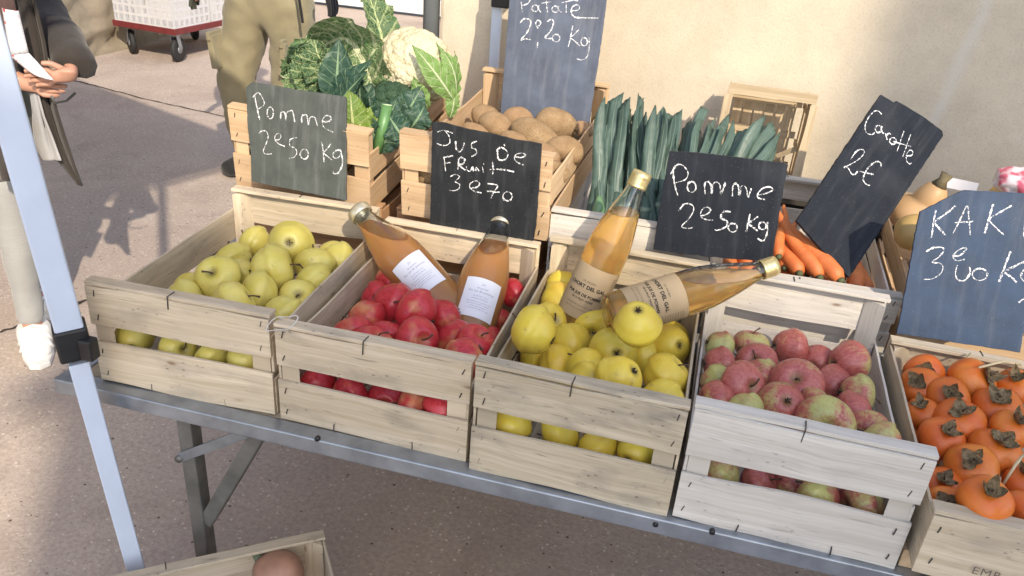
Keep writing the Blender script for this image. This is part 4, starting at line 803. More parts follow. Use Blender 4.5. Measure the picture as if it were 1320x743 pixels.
def zpt(px,py,z): return atz(px,py,T+z)
def camdir(p): return (CAM-Vector(p)).normalized()
c=zpt(461,271,.196); b=zpt(575,398,.075); bottle('cloudy juice bottle with white label at the left corner of the red apple crate',c,b,'cloudy',camdir(c)+Vector((.18,0,0)),'juice bottles in the crates',.262)
c=zpt(648,283,.197); b=zpt(600,440,.045); bottle('cloudy juice bottle with white label under the Jus de Fruit slate',c,b,'cloudy',camdir(c)+Vector((.05,0,0)),'juice bottles in the crates',.255)
c=zpt(828,224,.345); b=zpt(745,405,.09); b3=bottle('upright amber juice bottle with kraft label and gold cap among yellow apples',c,b,'clear',camdir(c)+Vector((-.12,0,0)),'juice bottles in the crates',.232)
c=zpt(998,343,.225); b=zpt(806,402,.155); bottle('amber juice bottle with kraft label lying over the edge of the yellow apple crate',c,b,'clear',camdir(c)+Vector((-.1,0,.45)),'juice bottles in the crates',.255)
# ---------------------------------------------------------------- leaves
def leaf_mat(name,c1,c2,vein,rough=.5,veins=7,slant=2.6,crinkle=.3,cs=60,vw=.86,transl=.15):
    m,nt,b,o=mat(name); k=N(nt); uv=k.n('TexCoord').outputs['UV']; s=k.n('SeparateXYZ',ins={0:uv}).outputs
    u=k.math('ABSOLUTE',k.math('SUBTRACT',s[0],.5)); vv=s[1]; ob=k.coord()
    wob=k.math('MULTIPLY',k.noise(ob,35,2),.5)
    ph=k.math('ADD',k.math('SUBTRACT',k.math('MULTIPLY',vv,veins*6.283),k.math('MULTIPLY',u,slant*6.283)),k.math('MULTIPLY',wob,4.))
    sv=k.ramp(k.math('SINE',ph),[(vw,0.),(1.,1.)])
    mid=k.ramp(k.math('SUBTRACT',u,k.math('MULTIPLY',k.math('SUBTRACT',1.,vv),.035)),[(.012,1.),(.03,0.)])
    n=k.noise(ob,cs*.4,4,.6); cr=k.vor(ob,cs,'DISTANCE_TO_EDGE')
    net=k.ramp(cr,[(.02,1.),(.12,0.)])
    c=k.mix(k.ramp(n,[(.3,0.),(.7,1.)]),c1,c2)
    c=k.mix(k.math('MULTIPLY',net,.35*(crinkle>.5)+.12),c,vein)
    c=k.mix(k.math('MULTIPLY',sv,.65),c,vein); c=k.mix(k.math('MULTIPLY',mid,.9),c,tuple(min(1,x*1.15) for x in vein))
    k.put(b.inputs['Base Color'],c); b.inputs['Roughness'].default_value=rough; b.inputs['Specular IOR Level'].default_value=.35
    h=k.math('ADD',k.math('MULTIPLY',k.math('SUBTRACT',1.,net),crinkle),k.math('ADD',k.math('MULTIPLY',sv,-.35),k.math('MULTIPLY',mid,.6)))
    k.put(b.inputs['Normal'],k.bump(h,.7,.004))
    tr=k.n('BsdfTranslucent'); k.put(tr.inputs['Color'],c); ms=k.n('MixShader',ins={0:transl}); nt.links.new(b.outputs[0],ms.inputs[1]); nt.links.new(tr.outputs[0],ms.inputs[2]); nt.links.new(ms.outputs[0],o.inputs[0])
    return m
def leaf(bm,base,tip,width,nrm,arch=.0,cup=.0,ruf=0,rfreq=5,nu=14,nv=24,shape=.8,seed=0,mid=None,crk=0,wpow=1.0):
    """a leaf blade from base to tip; nrm = side its upper face looks to"""
    base=Vector(base);tip=Vector(tip);nrm=Vector(nrm).normalized(); ctrl=(base+tip)/2+nrm*arch*2 if mid is None else Vector(mid)
    uv=bm.loops.layers.uv.active; rows=[]; r1=random.Random(seed); o=r1.uniform(0,40)
    for i in range(nv+1):
        v=i/nv; p=base*(1-v)**2+ctrl*2*v*(1-v)+tip*v*v; tg=(ctrl-base)*2*(1-v)+(tip-ctrl)*2*v; tg.normalize()
        sd=tg.cross(nrm).normalized(); n2=sd.cross(tg).normalized()
        w=width/2*(math.sin(math.pi*min(1,max(0,.06+.94*v**shape)))**wpow*.97+.03)
        row=[]
        for j in range(nu+1):
            e=2*j/nu-1; ae=abs(e)
            q=p+sd*(e*w*(1+.08*ruf*10*hnoise((v*rfreq,e,o),1)))+n2*(cup*w*ae**1.6*1.2)
            q+=n2*(ruf*ae**1.5*(hnoise((v*rfreq*2,math.copysign(1,e)*3+e,o),1.)*1.6+hnoise((v*rfreq*5,e*2,o+9),1.)*.7))
            if crk: q+=n2*crk*(hnoise((q.x*70,q.y*70,q.z*70),1,o))
            row.append(bm.verts.new(q))
        rows.append(row)
    for i in range(nv):
        for j in range(nu):
            f=bm.faces.new((rows[i][j],rows[i][j+1],rows[i+1][j+1],rows[i+1][j]))
            for l,(jj,ii) in zip(f.loops,((j,i),(j+1,i),(j+1,i+1),(j,i+1))): l[uv].uv=(jj/nu,ii/nv)
SAVOY=leaf_mat('savoy leaf',(.035,.09,.042),(.09,.17,.07),(.48,.56,.28),.5,7,2.2,1.,95,.80,.15)
SAVOY_IN=leaf_mat('savoy leaf underside',(.08,.17,.07),(.18,.30,.11),(.72,.76,.48),.5,9,2.0,1.,85,.66,.18)
DARKL=leaf_mat('blue green leaf',(.018,.050,.034),(.035,.085,.055),(.20,.30,.17),.45,5,2.,.2,45,.93,.1)
BRIGHTL=leaf_mat('light green leaf',(.12,.22,.035),(.24,.36,.06),(.55,.60,.28),.5,7,2.4,.4,60,.85,.3)
CAULL=leaf_mat('cauliflower leaf',(.12,.24,.05),(.22,.36,.10),(.55,.62,.38),.5,6,2.6,.25,50,.88,.25)
KALE=leaf_mat('curly kale leaf',(.045,.11,.055),(.14,.25,.11),(.25,.34,.15),.55,5,2.,1.,130,.9,.12)
LEEKM=leaf_mat('leek leaf',(.040,.075,.060),(.10,.155,.125),(.17,.23,.18),.42,0.0,0,.1,20,1.,.12)
LG='vegetables in the sunlit crate'
def cen(px,py,y): return at(px,py,y)
tc=(CAM-Vector((-.7,1.6,1.15))).normalized()
# savoy cabbage: big outer leaf arching over, opened towards us, second tall leaf behind it
sv=thing('savoy_cabbage','large crinkled savoy cabbage with one tall leaf arching up, by the left of the cauliflower','cabbage',cen(475,130,1.66),group=LG)
o=sv.location
def Lf(par,name,m,base,tip,y0,y1,width,nrm,**k):
    bm=NB(); leaf(bm,cen(*base,y0)-par.location,cen(*tip,y1)-par.location,width,nrm,**k)
    ob=obj(name,bm,m,par,True); return ob
Lf(sv,'leaf',SAVOY_IN,(482,138),(402,78),1.60,1.66,.15,(.25,-.8,-.3),mid=cen(462,-2,1.64)-o,cup=.55,ruf=.020,rfreq=8,nv=60,nu=30,seed=1,crk=.006,shape=.9,wpow=.6)
Lf(sv,'leaf',SAVOY,(496,128),(465,-25),1.64,1.70,.085,(.75,-.6,.1),mid=cen(502,40,1.67)-o,cup=.4,ruf=.010,rfreq=7,nv=50,nu=22,seed=2,crk=.004,wpow=.75)
Lf(sv,'leaf',SAVOY,(478,130),(440,40),1.68,1.74,.18,(-.2,-.8,.3),mid=cen(450,62,1.72)-o,cup=-.2,ruf=.012,rfreq=6,nv=30,nu=18,seed=3,crk=.004,wpow=.7)
Lf(sv,'leaf',SAVOY_IN,(470,138),(412,92),1.58,1.60,.11,(.0,-.8,.6),mid=cen(436,98,1.57)-o,cup=-.2,ruf=.010,rfreq=6,nv=30,nu=16,seed=4,crk=.003,wpow=.8)
bm=NB(); bmesh.ops.create_icosphere(bm,subdivisions=5,radius=.072)
for v in bm.verts: v.co*=1+.05*hnoise(v.co,14,1)+.05*abs(hnoise(v.co,45,5))
h=obj('cabbage_heart',bm,SAVOY,sv,True); h.location=cen(455,118,1.69)-o
# curly kale at the left
kl=thing('curly_kale','tight curly blue green kale head above the grey Pomme slate','kale',cen(400,112,1.60),group=LG); o=kl.location
r1=random.Random(21)
for i in range(20):
    a=r1.uniform(0,6.28); px=400+29*math.cos(a)*r1.uniform(.2,1); py=82+30*math.sin(a)*r1.uniform(.2,1); y=1.60+r1.uniform(-.04,.05)
    c=cen(px,py,y)-o; b=cen(408,118,1.62)-o
    bm=NB(); leaf(bm,b.lerp(c,.45),c+Vector((r1.uniform(-.01,.01),-.01,.012)),.085,(r1.uniform(-.5,.5),-.9,.5),arch=.01,ruf=.026,rfreq=12,nu=22,nv=30,seed=i+50,crk=.006,wpow=.5)
    obj('leaf',bm,KALE,kl,True)
bm=NB(); leaf(bm,cen(437,136,1.56)-o,cen(380,118,1.56)-o,.06,(0,-.8,.6),ruf=.01,rfreq=6,nu=12,nv=22,seed=77,crk=.003); obj('leaf',bm,SAVOY_IN,kl,True)
for i,(b_,t_,w_,n_) in enumerate((((420,130),(376,92),.085,(.1,-.9,.4)),((425,128),(384,66),.08,(.3,-.9,.2)),((420,135),(378,116),.07,(0,-.8,.6)),((430,120),(405,52),.075,(.2,-.9,.2)))):
    bm=NB(); leaf(bm,cen(*b_,1.57)-kl.location,cen(*t_,1.56)-kl.location,w_,n_,arch=.018,cup=.5,ruf=.016,rfreq=9,nu=26,nv=40,seed=400+i,crk=.005,wpow=.55); obj('leaf',bm,SAVOY if i%2 else SAVOY_IN,kl,True)
# dark kohlrabi-like leaves in the middle
kh=thing('kohlrabi','smooth dark blue green kohlrabi leaves with pale ribs in the middle of the crate','kohlrabi',cen(445,150,1.54),group=LG); o=kh.location
for i,(b,t,y0,y1,w,n,ar) in enumerate((((433,133),(437,50),1.53,1.55,.075,(.35,-.85,.3),.006),((428,140),(478,78),1.52,1.54,.06,(-.2,-.85,.4),.006),((430,140),(473,92),1.51,1.52,.05,(.2,-.5,.8),.003),((452,150),(412,128),1.51,1.50,.05,(0,-.8,.6),.004),((470,150),(466,100),1.54,1.55,.06,(-.3,-.9,.2),.01),((455,160),(480,108),1.53,1.56,.07,(.3,-.9,.3),.01))):
    Lf(kh,'leaf',DARKL,b,t,y0,y1,w,n,arch=ar,cup=.2,ruf=.005,rfreq=4,seed=100+i)
bm=NB(); lathe(bm,[(0,-.03),(.02,-.026),(.03,-.01),(.03,.01),(.02,.026),(0,.03)],20,Matrix.Translation(cen(446,150,1.56)-o)); obj('bulb',bm,plain('kohlrabi skin',(.32,.42,.22),.5),kh,True)
# yellow-green lettuce-like leaves
ll=thing('chard','bright yellow green crinkled leaves behind the right edge of the grey Pomme slate','chard',cen(460,165,1.50),group=LG)
for i,(b,t,y0,y1,w,n) in enumerate((((458,182),(452,118),1.47,1.50,.07,(.2,-.9,.3)),((455,185),(478,138),1.47,1.50,.06,(0,-.9,.3)),((450,180),(443,132),1.475,1.49,.06,(.4,-.8,.3)),((470,186),(489,150),1.475,1.50,.05,(.1,-.9,.2)))):
    Lf(ll,'leaf',BRIGHTL,b,t,y0,y1,w,n,arch=.01,ruf=.01,rfreq=5,seed=130+i,crk=.002,wpow=.7)
# broccoli
def lumps(rad_,n,amp,seed,sub=5,flat=1.,k=60):
    bm=NB(); bmesh.ops.create_icosphere(bm,subdivisions=sub,radius=1)
    r1=random.Random(seed); P=[]
    for i in range(n):
        z=1-2*(i+.5)/n; a=i*2.39996+r1.uniform(-.3,.3); q=math.sqrt(1-z*z); P.append(Vector((q*math.cos(a),q*math.sin(a),z)).normalized())
    kd=KDTree(n)
    for i,p in enumerate(P): kd.insert(p,i)
    kd.balance(); dm=math.sqrt(4*math.pi/n)*.62
    for v in bm.verts:
        c=v.co.normalized(); _,_,d=kd.find(c); x=min(1,d/dm)
        v.co=c*rad_*(1+amp*(math.sqrt(max(0,1-x*x))-.6)+.04*hnoise(c,2,seed)+amp*.18*hnoise(c,k,seed)); v.co.z*=flat
    return bm
def curd_mat(name,c1,c2,sc=160):
    m,nt,b,o=mat(name); k=N(nt); v=k.coord(); n=k.noise(v,9,3); f=k.vor(v,sc)
    c=k.mix(k.ramp(n,[(.3,0.),(.7,1.)]),c1,c2); c=k.mix(k.ramp(f,[(.1,0.),(.7,.35)]),c,tuple(x*.55 for x in c1))
    k.put(b.inputs['Base Color'],c); b.inputs['Roughness'].default_value=.75; k.put(b.inputs['Normal'],k.bump(k.math('SUBTRACT',1.,f),.7,.004)); b.inputs['Subsurface Weight'].default_value=.1; b.inputs['Subsurface Scale'].default_value=.005; return m
cf=thing('cauliflower','large cream cauliflower with green leaves on its right, at the back of the crate','cauliflower',cen(532,88,1.68),group=LG); o=cf.location
cb=obj('curd',lumps(.087,230,.075,4,6,.94),curd_mat('cauliflower curd',(.60,.53,.34),(.72,.66,.47)),cf,True)
for i,(b,t,y0,y1,w,n,ar) in enumerate((((584,128),(531,58),1.62,1.585,.05,(.45,-.8,.3),.018),((588,122),(562,56),1.66,1.66,.045,(.8,-.4,.3),.02),((580,128),(586,66),1.70,1.72,.04,(.9,-.3,.2),.01),((552,140),(533,98),1.59,1.58,.035,(-.1,-.9,.3),.012),((498,130),(520,44),1.70,1.74,.04,(-.7,-.6,.2),.02),((497,135),(497,56),1.66,1.70,.035,(-.5,-.8,.1),.014),((580,152),(584,108),1.62,1.64,.035,(.7,-.6,.2),.010))):
    Lf(cf,'leaf',CAULL if i!=4 and i!=5 else BRIGHTL,b,t,y0,y1,w,n,arch=ar,cup=-.15,ruf=.006,rfreq=5,seed=160+i)
br=thing('broccoli','dark green broccoli head in front of the cauliflower','broccoli',cen(510,135,1.60),group=LG)
obj('floret_crown',lumps(.062,70,.16,9,6,.8,45),curd_mat('broccoli',(.02,.055,.028),(.045,.10,.045),260),br,True)
bm=NB(); tube(bm,[(0,0,-.03),(.0,-.01,-.09)],[.022,.018],14); obj('stalk',bm,plain('broccoli stalk',(.22,.34,.14),.5),br,True)
for i,(b,t,y0,y1,w,n) in enumerate((((515,165),(545,112),1.55,1.58,.07,(.3,-.8,.5)),((500,172),(512,128),1.50,1.52,.07,(0,-.9,.3)),((520,178),(497,142),1.48,1.50,.06,(.2,-.9,.3)),((530,165),(548,135),1.53,1.56,.06,(.5,-.8,.3)),((490,185),(478,150),1.48,1.49,.05,(-.3,-.9,.2)))):
    Lf(br,'leaf',DARKL,b,t,y0,y1,w,n,arch=.012,ruf=.008,rfreq=4,seed=190+i)
fs=thing('cabbage_stalk','thick pale green cut stalk standing at the right side of the cabbage crate','stalk',cen(487,195,1.475),group=LG); o=fs.location
bm=NB(); tube(bm,[cen(485,196,1.47)-o,cen(492,170,1.475)-o,cen(499,136,1.49)-o],[.0115,.0105,.011],18); obj('stem',bm,plain('pale green stalk',(.10,.22,.075),.4,0,.2,40,.1),fs,True)
bm=NB(); p=cen(499,136,1.49)-o; tube(bm,[p,p+Vector((0,.0005,.002))],.0104,18); obj('cut_end',bm,plain('cut end',(.45,.55,.35),.6),fs,True)
for i,(b,t,w) in enumerate((((488,195),(520,145),.06),((482,197),(478,160),.05))): Lf(fs,'leaf',DARKL,b,t,1.475,1.50,w,(.3,-.9,.3),arch=.01,ruf=.006,seed=220+i)
# dense base of leaves so that the crate reads full
gb=thing('loose_leaves','loose dark cabbage leaves filling the bottom of the sunlit crate','leaves',cen(470,170,1.6),group=LG)
for i in range(10):
    p=crates['cab'].matrix_basis@Vector((.05+.05*(i%5),.08+.30*(i//5)+r1.uniform(-.03,.03),.13)); q=p+Vector((r1.uniform(-.05,.05),.10,.03)); bm=NB(); leaf(bm,p-gb.location,q-gb.location,.11,(0,-.3,1),arch=.01,ruf=.008,seed=240+i); obj('leaf',bm,DARKL,gb,True)
# purple onion sack between the supports
# ---------------------------------------------------------------- leeks
lg='leeks standing in the whitish crate'
LSTEM=plain('leek shank',(.13,.24,.12),.4,0,.2,30,.05)
leeks=[ # base px, top px of each leaf
 ((772,268),[(780,126),(790,128)],'leftmost leek, a straight upright one against the potato crate'),
 ((795,262),[(797,124),(806,130)],'second leek from the left with broad blue green leaves'),
 ((812,262),[(812,142),(826,126),(818,150)],'third leek from the left, its leaves cut at two heights'),
 ((832,268),[(828,128),(845,136),(856,138)],'leek with a folded leaf just above the amber bottle cap'),
 ((852,262),[(856,140),(868,148)],'leek directly above the left corner of the right Pomme slate'),
 ((868,240),[(871,147),(885,160)],'leek with a thin pointed leaf behind the right Pomme slate'),
 ((885,240),[(909,140),(922,152)],'leek with one tall narrow leaf in front of the sunny wall'),
 ((905,240),[(939,148),(930,165)],'leek leaning right in front of the left edge of the splint basket'),
 ((925,240),[(987,150),(962,168)],'leek leaning far right with a long flat leaf over the basket'),
 ((940,245),[(998,165),(975,185)],'rightmost leek, lowest of those leaning over the basket')]
for i,(b,tops,lab) in enumerate(leeks):
    y0=1.475+.012*(i%3); base=at(b[0],b[1],y0)
    t=thing('leek',lab,'leek',base,group=lg)
    down=base+Vector((0,-.02,-.10)); down.z=max(down.z,T+.06)
    bm=NB(); mid=base.lerp(at(*tops[0],1.6),.10); tube(bm,[down-base,Vector((0,0,0)),mid-base],[.013,.012,.005],14); obj('shank',bm,LSTEM if i==0 else LEEKM,t,True)
    for j,tp in enumerate(tops+[(tops[0][0]-6,tops[0][1]+14),(tops[0][0]+6,tops[0][1]+rng.uniform(4,24)),(tops[0][0]+rng.uniform(-12,12),tops[0][1]+rng.uniform(20,42)),(tops[0][0]+rng.uniform(-10,14),tops[0][1]+rng.uniform(30,60))]):
        top=at(*tp,1.60+.02*((i+j)%4)); bm=NB(); w=rng.uniform(.0095,.0155)
        # a strap: near constant width, keeled
        n=20; rows=[]; uvl=bm.loops.layers.uv.active; st=base+Vector(((j-2)*.006,-.004*j,-.03)); ctrl=st.lerp(top,.5)+Vector((rng.uniform(-.012,.012),-.010-.004*j,.008)); ax=(top-st).normalized(); sd=ax.cross(Vector((rng.uniform(-.3,.3),-1,.25))).normalized()
        tw=rng.uniform(-1.3,1.3); fd=rng.uniform(-.007,.007); tipc=rng.choice((1,-1))*rng.uniform(.3,1.2); tipk=rng.random()
        for q in range(n+1):
            v=q/n; p=st*(1-v)**2+ctrl*2*v*(1-v)+top*v*v; tg=((ctrl-st)*(1-v)+(top-ctrl)*v).normalized(); p=p+sd*fd*math.sin(v*6); s2=(Matrix.Rotation(tw*v,3,tg)@sd).normalized(); nn=s2.cross(tg)
            ww=w*(1.05-.30*v)*(1 if v<.8 or tipk<.45 else 1-.9*((v-.8)/.2)**1.5); row=[]
            for e in (-1,-.5,0,.5,1): row.append(bm.verts.new(p-base+s2*e*ww-nn*abs(e)*ww*(.5-.5*v)+nn*.0015*math.sin(v*20+e*5)+tg*(e*ww*tipc if q==n else 0)))
            rows.append(row)
        for q in range(n):
            for e in range(4):
                f=bm.faces.new((rows[q][e],rows[q][e+1],rows[q+1][e+1],rows[q+1][e]))
                for l,(a,c_) in zip(f.loops,((e,q),(e+1,q),(e+1,q+1),(e,q+1))): l[uvl].uv=(a/4,c_/n)
        ob=obj('leaf',bm,LEEKM,t,True); sm=ob.modifiers.new('s','SOLIDIFY'); sm.thickness=.0012
# dark leek foliage mass behind the slate
for i,(b,tp,lab) in enumerate((((890,235),(893,168),'short dark leek top hidden low behind the tall narrow leaf'),((912,235),(950,172),'dark bent leek leaf low behind the right Pomme slate'),((902,238),(915,160),'shaded leek leaf between the tall narrow leaf and the basket'))):
    base=at(*b,1.56); t=thing('leek',lab,'leek',base,group=lg); bm=NB(); leaf(bm,Vector((0,0,-.02)),at(*tp,1.68)-base,.028,(.2,-1,.3),arch=.004,cup=.2,seed=300+i,nu=8,wpow=.35); obj('leaf',bm,LEEKM,t,True)
    bm=NB(); tube(bm,[Vector((0,0,-.10)),Vector((0,0,0))],.013,12); obj('shank',bm,LSTEM,t,True)
# brown paper lining at the left of the leeks
# ---------------------------------------------------------------- carrots
def carrot_mat():
    m,nt,b,o=mat('carrot skin'); k=N(nt); v=k.coord(); uv=k.n('TexCoord').outputs['UV']; ring=k.noise(k.n('Mapping',ins={'Vector':uv,'Scale':(38,1.5,1)}).outputs[0],1,3,.7)
    c=k.mix(k.ramp(k.noise(v,25,3),[(.3,0.),(.7,1.)]),(.54,.13,.035),(.66,.21,.06)); c=k.mix(k.ramp(ring,[(.58,0.),(.72,.5)]),c,(.32,.09,.04))
    k.put(b.inputs['Base Color'],c); b.inputs['Roughness'].default_value=.55; k.put(b.inputs['Normal'],k.bump(ring,.4,.003)); return m
CM=carrot_mat(); CT=plain('carrot crown',(.08,.09,.04),.8)
car=[((1083,361),(1018,293),.0165,'longest carrot, lying diagonally with its dark crown at the lower right'),((1056,357),(1006,283),.015,'carrot beside the longest one, partly under the tilted slate'),((1030,352),(1000,300),.015,'carrot nearest the gold cap of the lying bottle'),((1004,330),(1010,280),.012,'carrot standing up along the right edge of the Pomme slate'),((1070,372),(1040,335),.013,'carrot tip low behind the rail of the whitish crate'),((1012,345),(1024,300),.014,'short carrot in the middle of the carrot heap'),((1048,352),(1028,312),.014,'carrot under the diagonal one, behind the crate rail')]
for i,(a,b,r,lab) in enumerate(car):
    p=at(*a,1.425+.008*i); q=at(*b,1.52+.01*i); t=thing('carrot',lab,'carrot',p,group='carrots in the crate under the tilted slate')
    d=q-p; bm=NB(); n=14; sd=d.cross(Vector((0,0,1))).normalized()
    tube(bm,[d*(j/n)*1.3+sd*.004*math.sin(j*.5+i) for j in range(n+1)],[r*(.55 if j==0 else .92 if j==1 else 1-.72*(j/n)**1.6)*(1+.03*math.sin(j*2.3)) for j in range(n+1)],18); obj('root',bm,CM,t,True)
    bm=NB(); tube(bm,[-d.normalized()*.007,d.normalized()*.001],[r*.35,r*.5],9); obj('crown',bm,CT,t,True)
for i in range(10):
    p=Vector((.10+.028*i,1.455+.03*(i%2),T+.045+.085+.01*(i%3))); q=p+Vector((rng.uniform(-.02,.02),.16,.01)); t=thing('carrot','carrot in the lower layer, mostly hidden by slates and rail','carrot',p,group='lower carrots'); bm=NB(); n=8; tube(bm,[(q-p)*(j/n) for j in range(n+1)],[.017*(.6 if j==0 else 1-.7*(j/n)**1.5) for j in range(n+1)],14); obj('root',bm,CM,t,True); bm=NB(); tube(bm,[Vector((0,-.006,0)),Vector((0,.001,0))],.006,8); obj('crown',bm,CT,t,True)
# ---------------------------------------------------------------- butternut squashes and odds
def squash(label,px,py,y,L,r1_,r2_,axis,m,stem_end=True,name='butternut_squash'):
    c=at(px,py,y); t=thing(name,label,'squash',c); M=aim(axis).to_4x4(); bm=NB(); prof=[]; n=26
    for i in range(n+1):
        u=i/n; z=-L/2+L*u; blob=r1_*math.sqrt(max(0,1-((u-.30)/.32)**2)) if u<.62 else 0
        neck=r2_*math.sqrt(max(0,1-((u-.62)/.385)**2)) if u>.25 else 0
        prof.append(((blob**4+neck**4)**.25 if 0<i<n else 0,z))
    lathe(bm,prof,36,M); obj('body',bm,m,t,True)
    bm=NB(); a=M@Vector((0,0,L/2-.006)); b=M@Vector((.004,0,L/2+.02)); tube(bm,[a,a.lerp(b,.5),b],[.016,.009,.012],9); obj('stem',bm,plain('squash stem',(.16,.13,.07),.85,0,.3,50,.5),t,True)
    return t
SQ=plain('butternut skin',(.50,.31,.15),.5,0,.12,14,.1); SQ2=plain('orange squash skin',(.52,.34,.12),.5,0,.12,14,.1)
squash('tan butternut squash with a dark stub, right behind the tilted Carotte slate',1190,268,1.66,.115,.056,.030,(.25,-.1,.9),SQ)
squash('orange tan squash rising behind the top edge of the blue Kaki slate',1286,276,1.68,.13,.072,.035,(.0,-.1,.95),SQ2)
squash('small tan squash lying low between the Carotte slate and the blue slate',1196,300,1.58,.12,.035,.028,(.8,.1,.1),SQ2)
# pale card label sticking up between the squashes, and a pink net bag at the right edge
t=thing('plastic_bag','pink and white printed plastic bag at the right edge above the blue slate','bag',at(1314,236,1.60))
bm=NB(); bmesh.ops.create_icosphere(bm,subdivisions=4,radius=.042)
for v in bm.verts: v.co*=1+.25*hnoise(v.co,28,3)+.1*hnoise(v.co,80,1); v.co.z*=.62
m,nt,b,oo=mat('printed bag'); k=N(nt); v=k.coord(); k.put(b.inputs['Base Color'],k.ramp(k.noise(v,32,2),[(.38,(.55,.12,.17)),(.47,(.66,.55,.57)),(.6,(.70,.66,.68))])); b.inputs['Roughness'].default_value=.25
obj('bag_film',bm,m,t,True)
bm=NB(); a=at(1215,227,1.78); b_=at(1262,237,1.80); 
q=[a,b_,b_+Vector((0,0,-.022)),a+Vector((0,0,-.022))]; prism(bm,q,(0,.0012,0)); o=obj('paper_strip',bm,LAB_W); tag(o,'narrow white paper strip between the two squash stems','paper')
# empty worn crate side next to the carrots: pale sack
bm=NB(); pts=[(1165,258),(1180,292),(1188,330),(1180,372),(1160,385),(1146,383),(1122,300),(1140,285)]
# ---------------------------------------------------------------- splint basket against the wall
SPL=wood('basket splint',(.52,.40,.25),(.68,.55,.37),(.38,.29,.19),.5,.4,.5)
t=thing('splint_basket','empty wooden splint basket standing on end against the sunny wall','basket',(0.042,1.93,.905)); 
bw,bh,bd=.188,.232,.115
wx=Vector((.999,.03,0)); t.rotation_euler=(-.06,.02,.02)
bm=NB()
for i in range(6): x=.018+(i+.5)*(bw-.036)/6; board(bm,(x,bd-.002,.01),(x,bd-.002,bh-.01),(1,0,0),.021,.0022,8,.0008)
for z in (.05,.125,.2): board(bm,(.01,bd-.006,z),(bw-.01,bd-.006,z),(0,0,1),.018,.0018,8,.0008)
obj('basket_bottom',bm,SPL,t)
for nm,a,b,up in (('side_wall',(.004,0,0),(.004,0,bh),0),('side_wall',(bw-.004,0,0),(bw-.004,0,bh),0)):
    bm=NB()
    for k_ in range(3): y=.014+k_*.038; board(bm,(a[0],y,.0),(a[0],y,bh),(0,1,0),.028,.0022,8,.001)
    for z in (.03,.11,.2): board(bm,(a[0]+(.003 if a[0]<.1 else -.003),0.004,z),(a[0]+(.003 if a[0]<.1 else -.003),bd-.004,z),(0,0,1),.016,.002,6,.0006)
    obj(nm,bm,SPL,t)
for nm,z in (('top_wall',bh-.003),('bottom_wall',.003)):
    bm=NB()
    for k_ in range(3): y=.014+k_*.038; board(bm,(.008,y,z),(bw-.008,y,z),(0,1,0),.028,.0022,8,.001)
    obj(nm,bm,SPL,t)
bm=NB()
for a,b in (((-.004,0),(bw+.004,0)),((-.004,bh),(bw+.004,bh))): board(bm,(a[0],-.003,a[1]),(b[0],-.003,b[1]),(0,0,1),.024,.004,10,.0014)
for x in (-.001,bw+.001): board(bm,(x,-.0065,.013),(x,-.0065,bh-.013),(1,0,0),.018,.0035,10,.0012)
obj('rim',bm,SPL,t)
bm=NB(); board(bm,(bw-.05,.03,.085),(bw-.012,.012,.115),(0,0,1),.012,.002,6,.001); obj('loose_splint',bm,SPL,t)
# a dark plastic crate behind the leek crate that carries it
t=thing('plastic_crate','dark plastic crate in the gap between rear crates and wall','crate',(-.02,1.88,.796))
bm=NB(); 
prism(bm,[(0,0,0),(.5,0,0),(.5,.17,0),(0,.17,0)],(0,0,.012)); prism(bm,[(0,0,.0125),(.5,0,.0125),(.5,.008,.0125),(0,.008,.0125)],(0,0,.09)); prism(bm,[(0,.162,.0125),(.5,.162,.0125),(.5,.17,.0125),(0,.17,.0125)],(0,0,.09)); prism(bm,[(0,.0085,.0125),(.008,.0085,.0125),(.008,.1615,.0125),(0,.1615,.0125)],(0,0,.09)); prism(bm,[(.492,.0085,.0125),(.5,.0085,.0125),(.5,.1615,.0125),(.492,.1615,.0125)],(0,0,.09))
obj('crate_body',bm,BLACK_PL,t); bm=NB(); prism(bm,[(-.006,-.006,.103),(.506,-.006,.103),(.506,.176,.103),(-.006,.176,.103)],(0,0,.006)); obj('lid',bm,BLACK_PL,t)
# ---------------------------------------------------------------- canopy legs
def square_tube(bm,a,b,w,ang):
    a=Vector(a);b=Vector(b); d=(b-a).normalized(); x=Vector((math.cos(ang),math.sin(ang),0)); x=(x-d*x.dot(d)).normalized(); y=d.cross(x); h=w/2
    prism(bm,[a-x*h-y*h,a+x*h-y*h,a+x*h+y*h,a-x*h+y*h],b-a)
cl=thing('canopy_leg','white square canopy leg with a black slider, in front of the left table end','canopy leg',(-.84,.86,0))
o=Vector((-.84,.86,0)); pb=at(178,743,.865); pm=at(98,455,.858); d=(pm-pb)/(pm.z-pb.z)
P=lambda z:pb+d*(z-pb.z)
zj=at(92,425,.858).z; zk=at(101,458,.858).z
bm=NB(); square_tube(bm,P(zk-.01)-o,P(0.01)-o,.0285,.78); obj('lower_tube',bm,POLE_WHITE,cl,bevel=.002)
bm=NB(); square_tube(bm,P(zj)-o,P(2.35)-o,.039,.78); obj('upper_tube',bm,POLE_WHITE,cl,bevel=.003)
bm=NB(); square_tube(bm,P(zk-.0005)-o,P(zj+.008)-o,.046,.78); sl=obj('slider',bm,BLACK_PL,cl,bevel=.004)
bm=NB(); a=P(zk+.02)-o+Vector((.03,-.004,0)); box(bm,a,(.022,.02,.035)); obj('lock_button',bm,BLACK_PL,sl,bevel=.003)
bm=NB(); q=P(0)-o; box(bm,(q.x,q.y,.004),(.09,.09,.008)); obj('foot_plate',bm,METAL,cl,bevel=.002)
cl2=thing('canopy_leg','thin white canopy leg with black bracket behind the tall Patate slate','canopy leg',(at(638,60,2.02).x,2.02,0))
bm=NB(); square_tube(bm,(0,0,0),(0,0,2.3),.024,.1); obj('tube',bm,POLE_WHITE,cl2,bevel=.002)
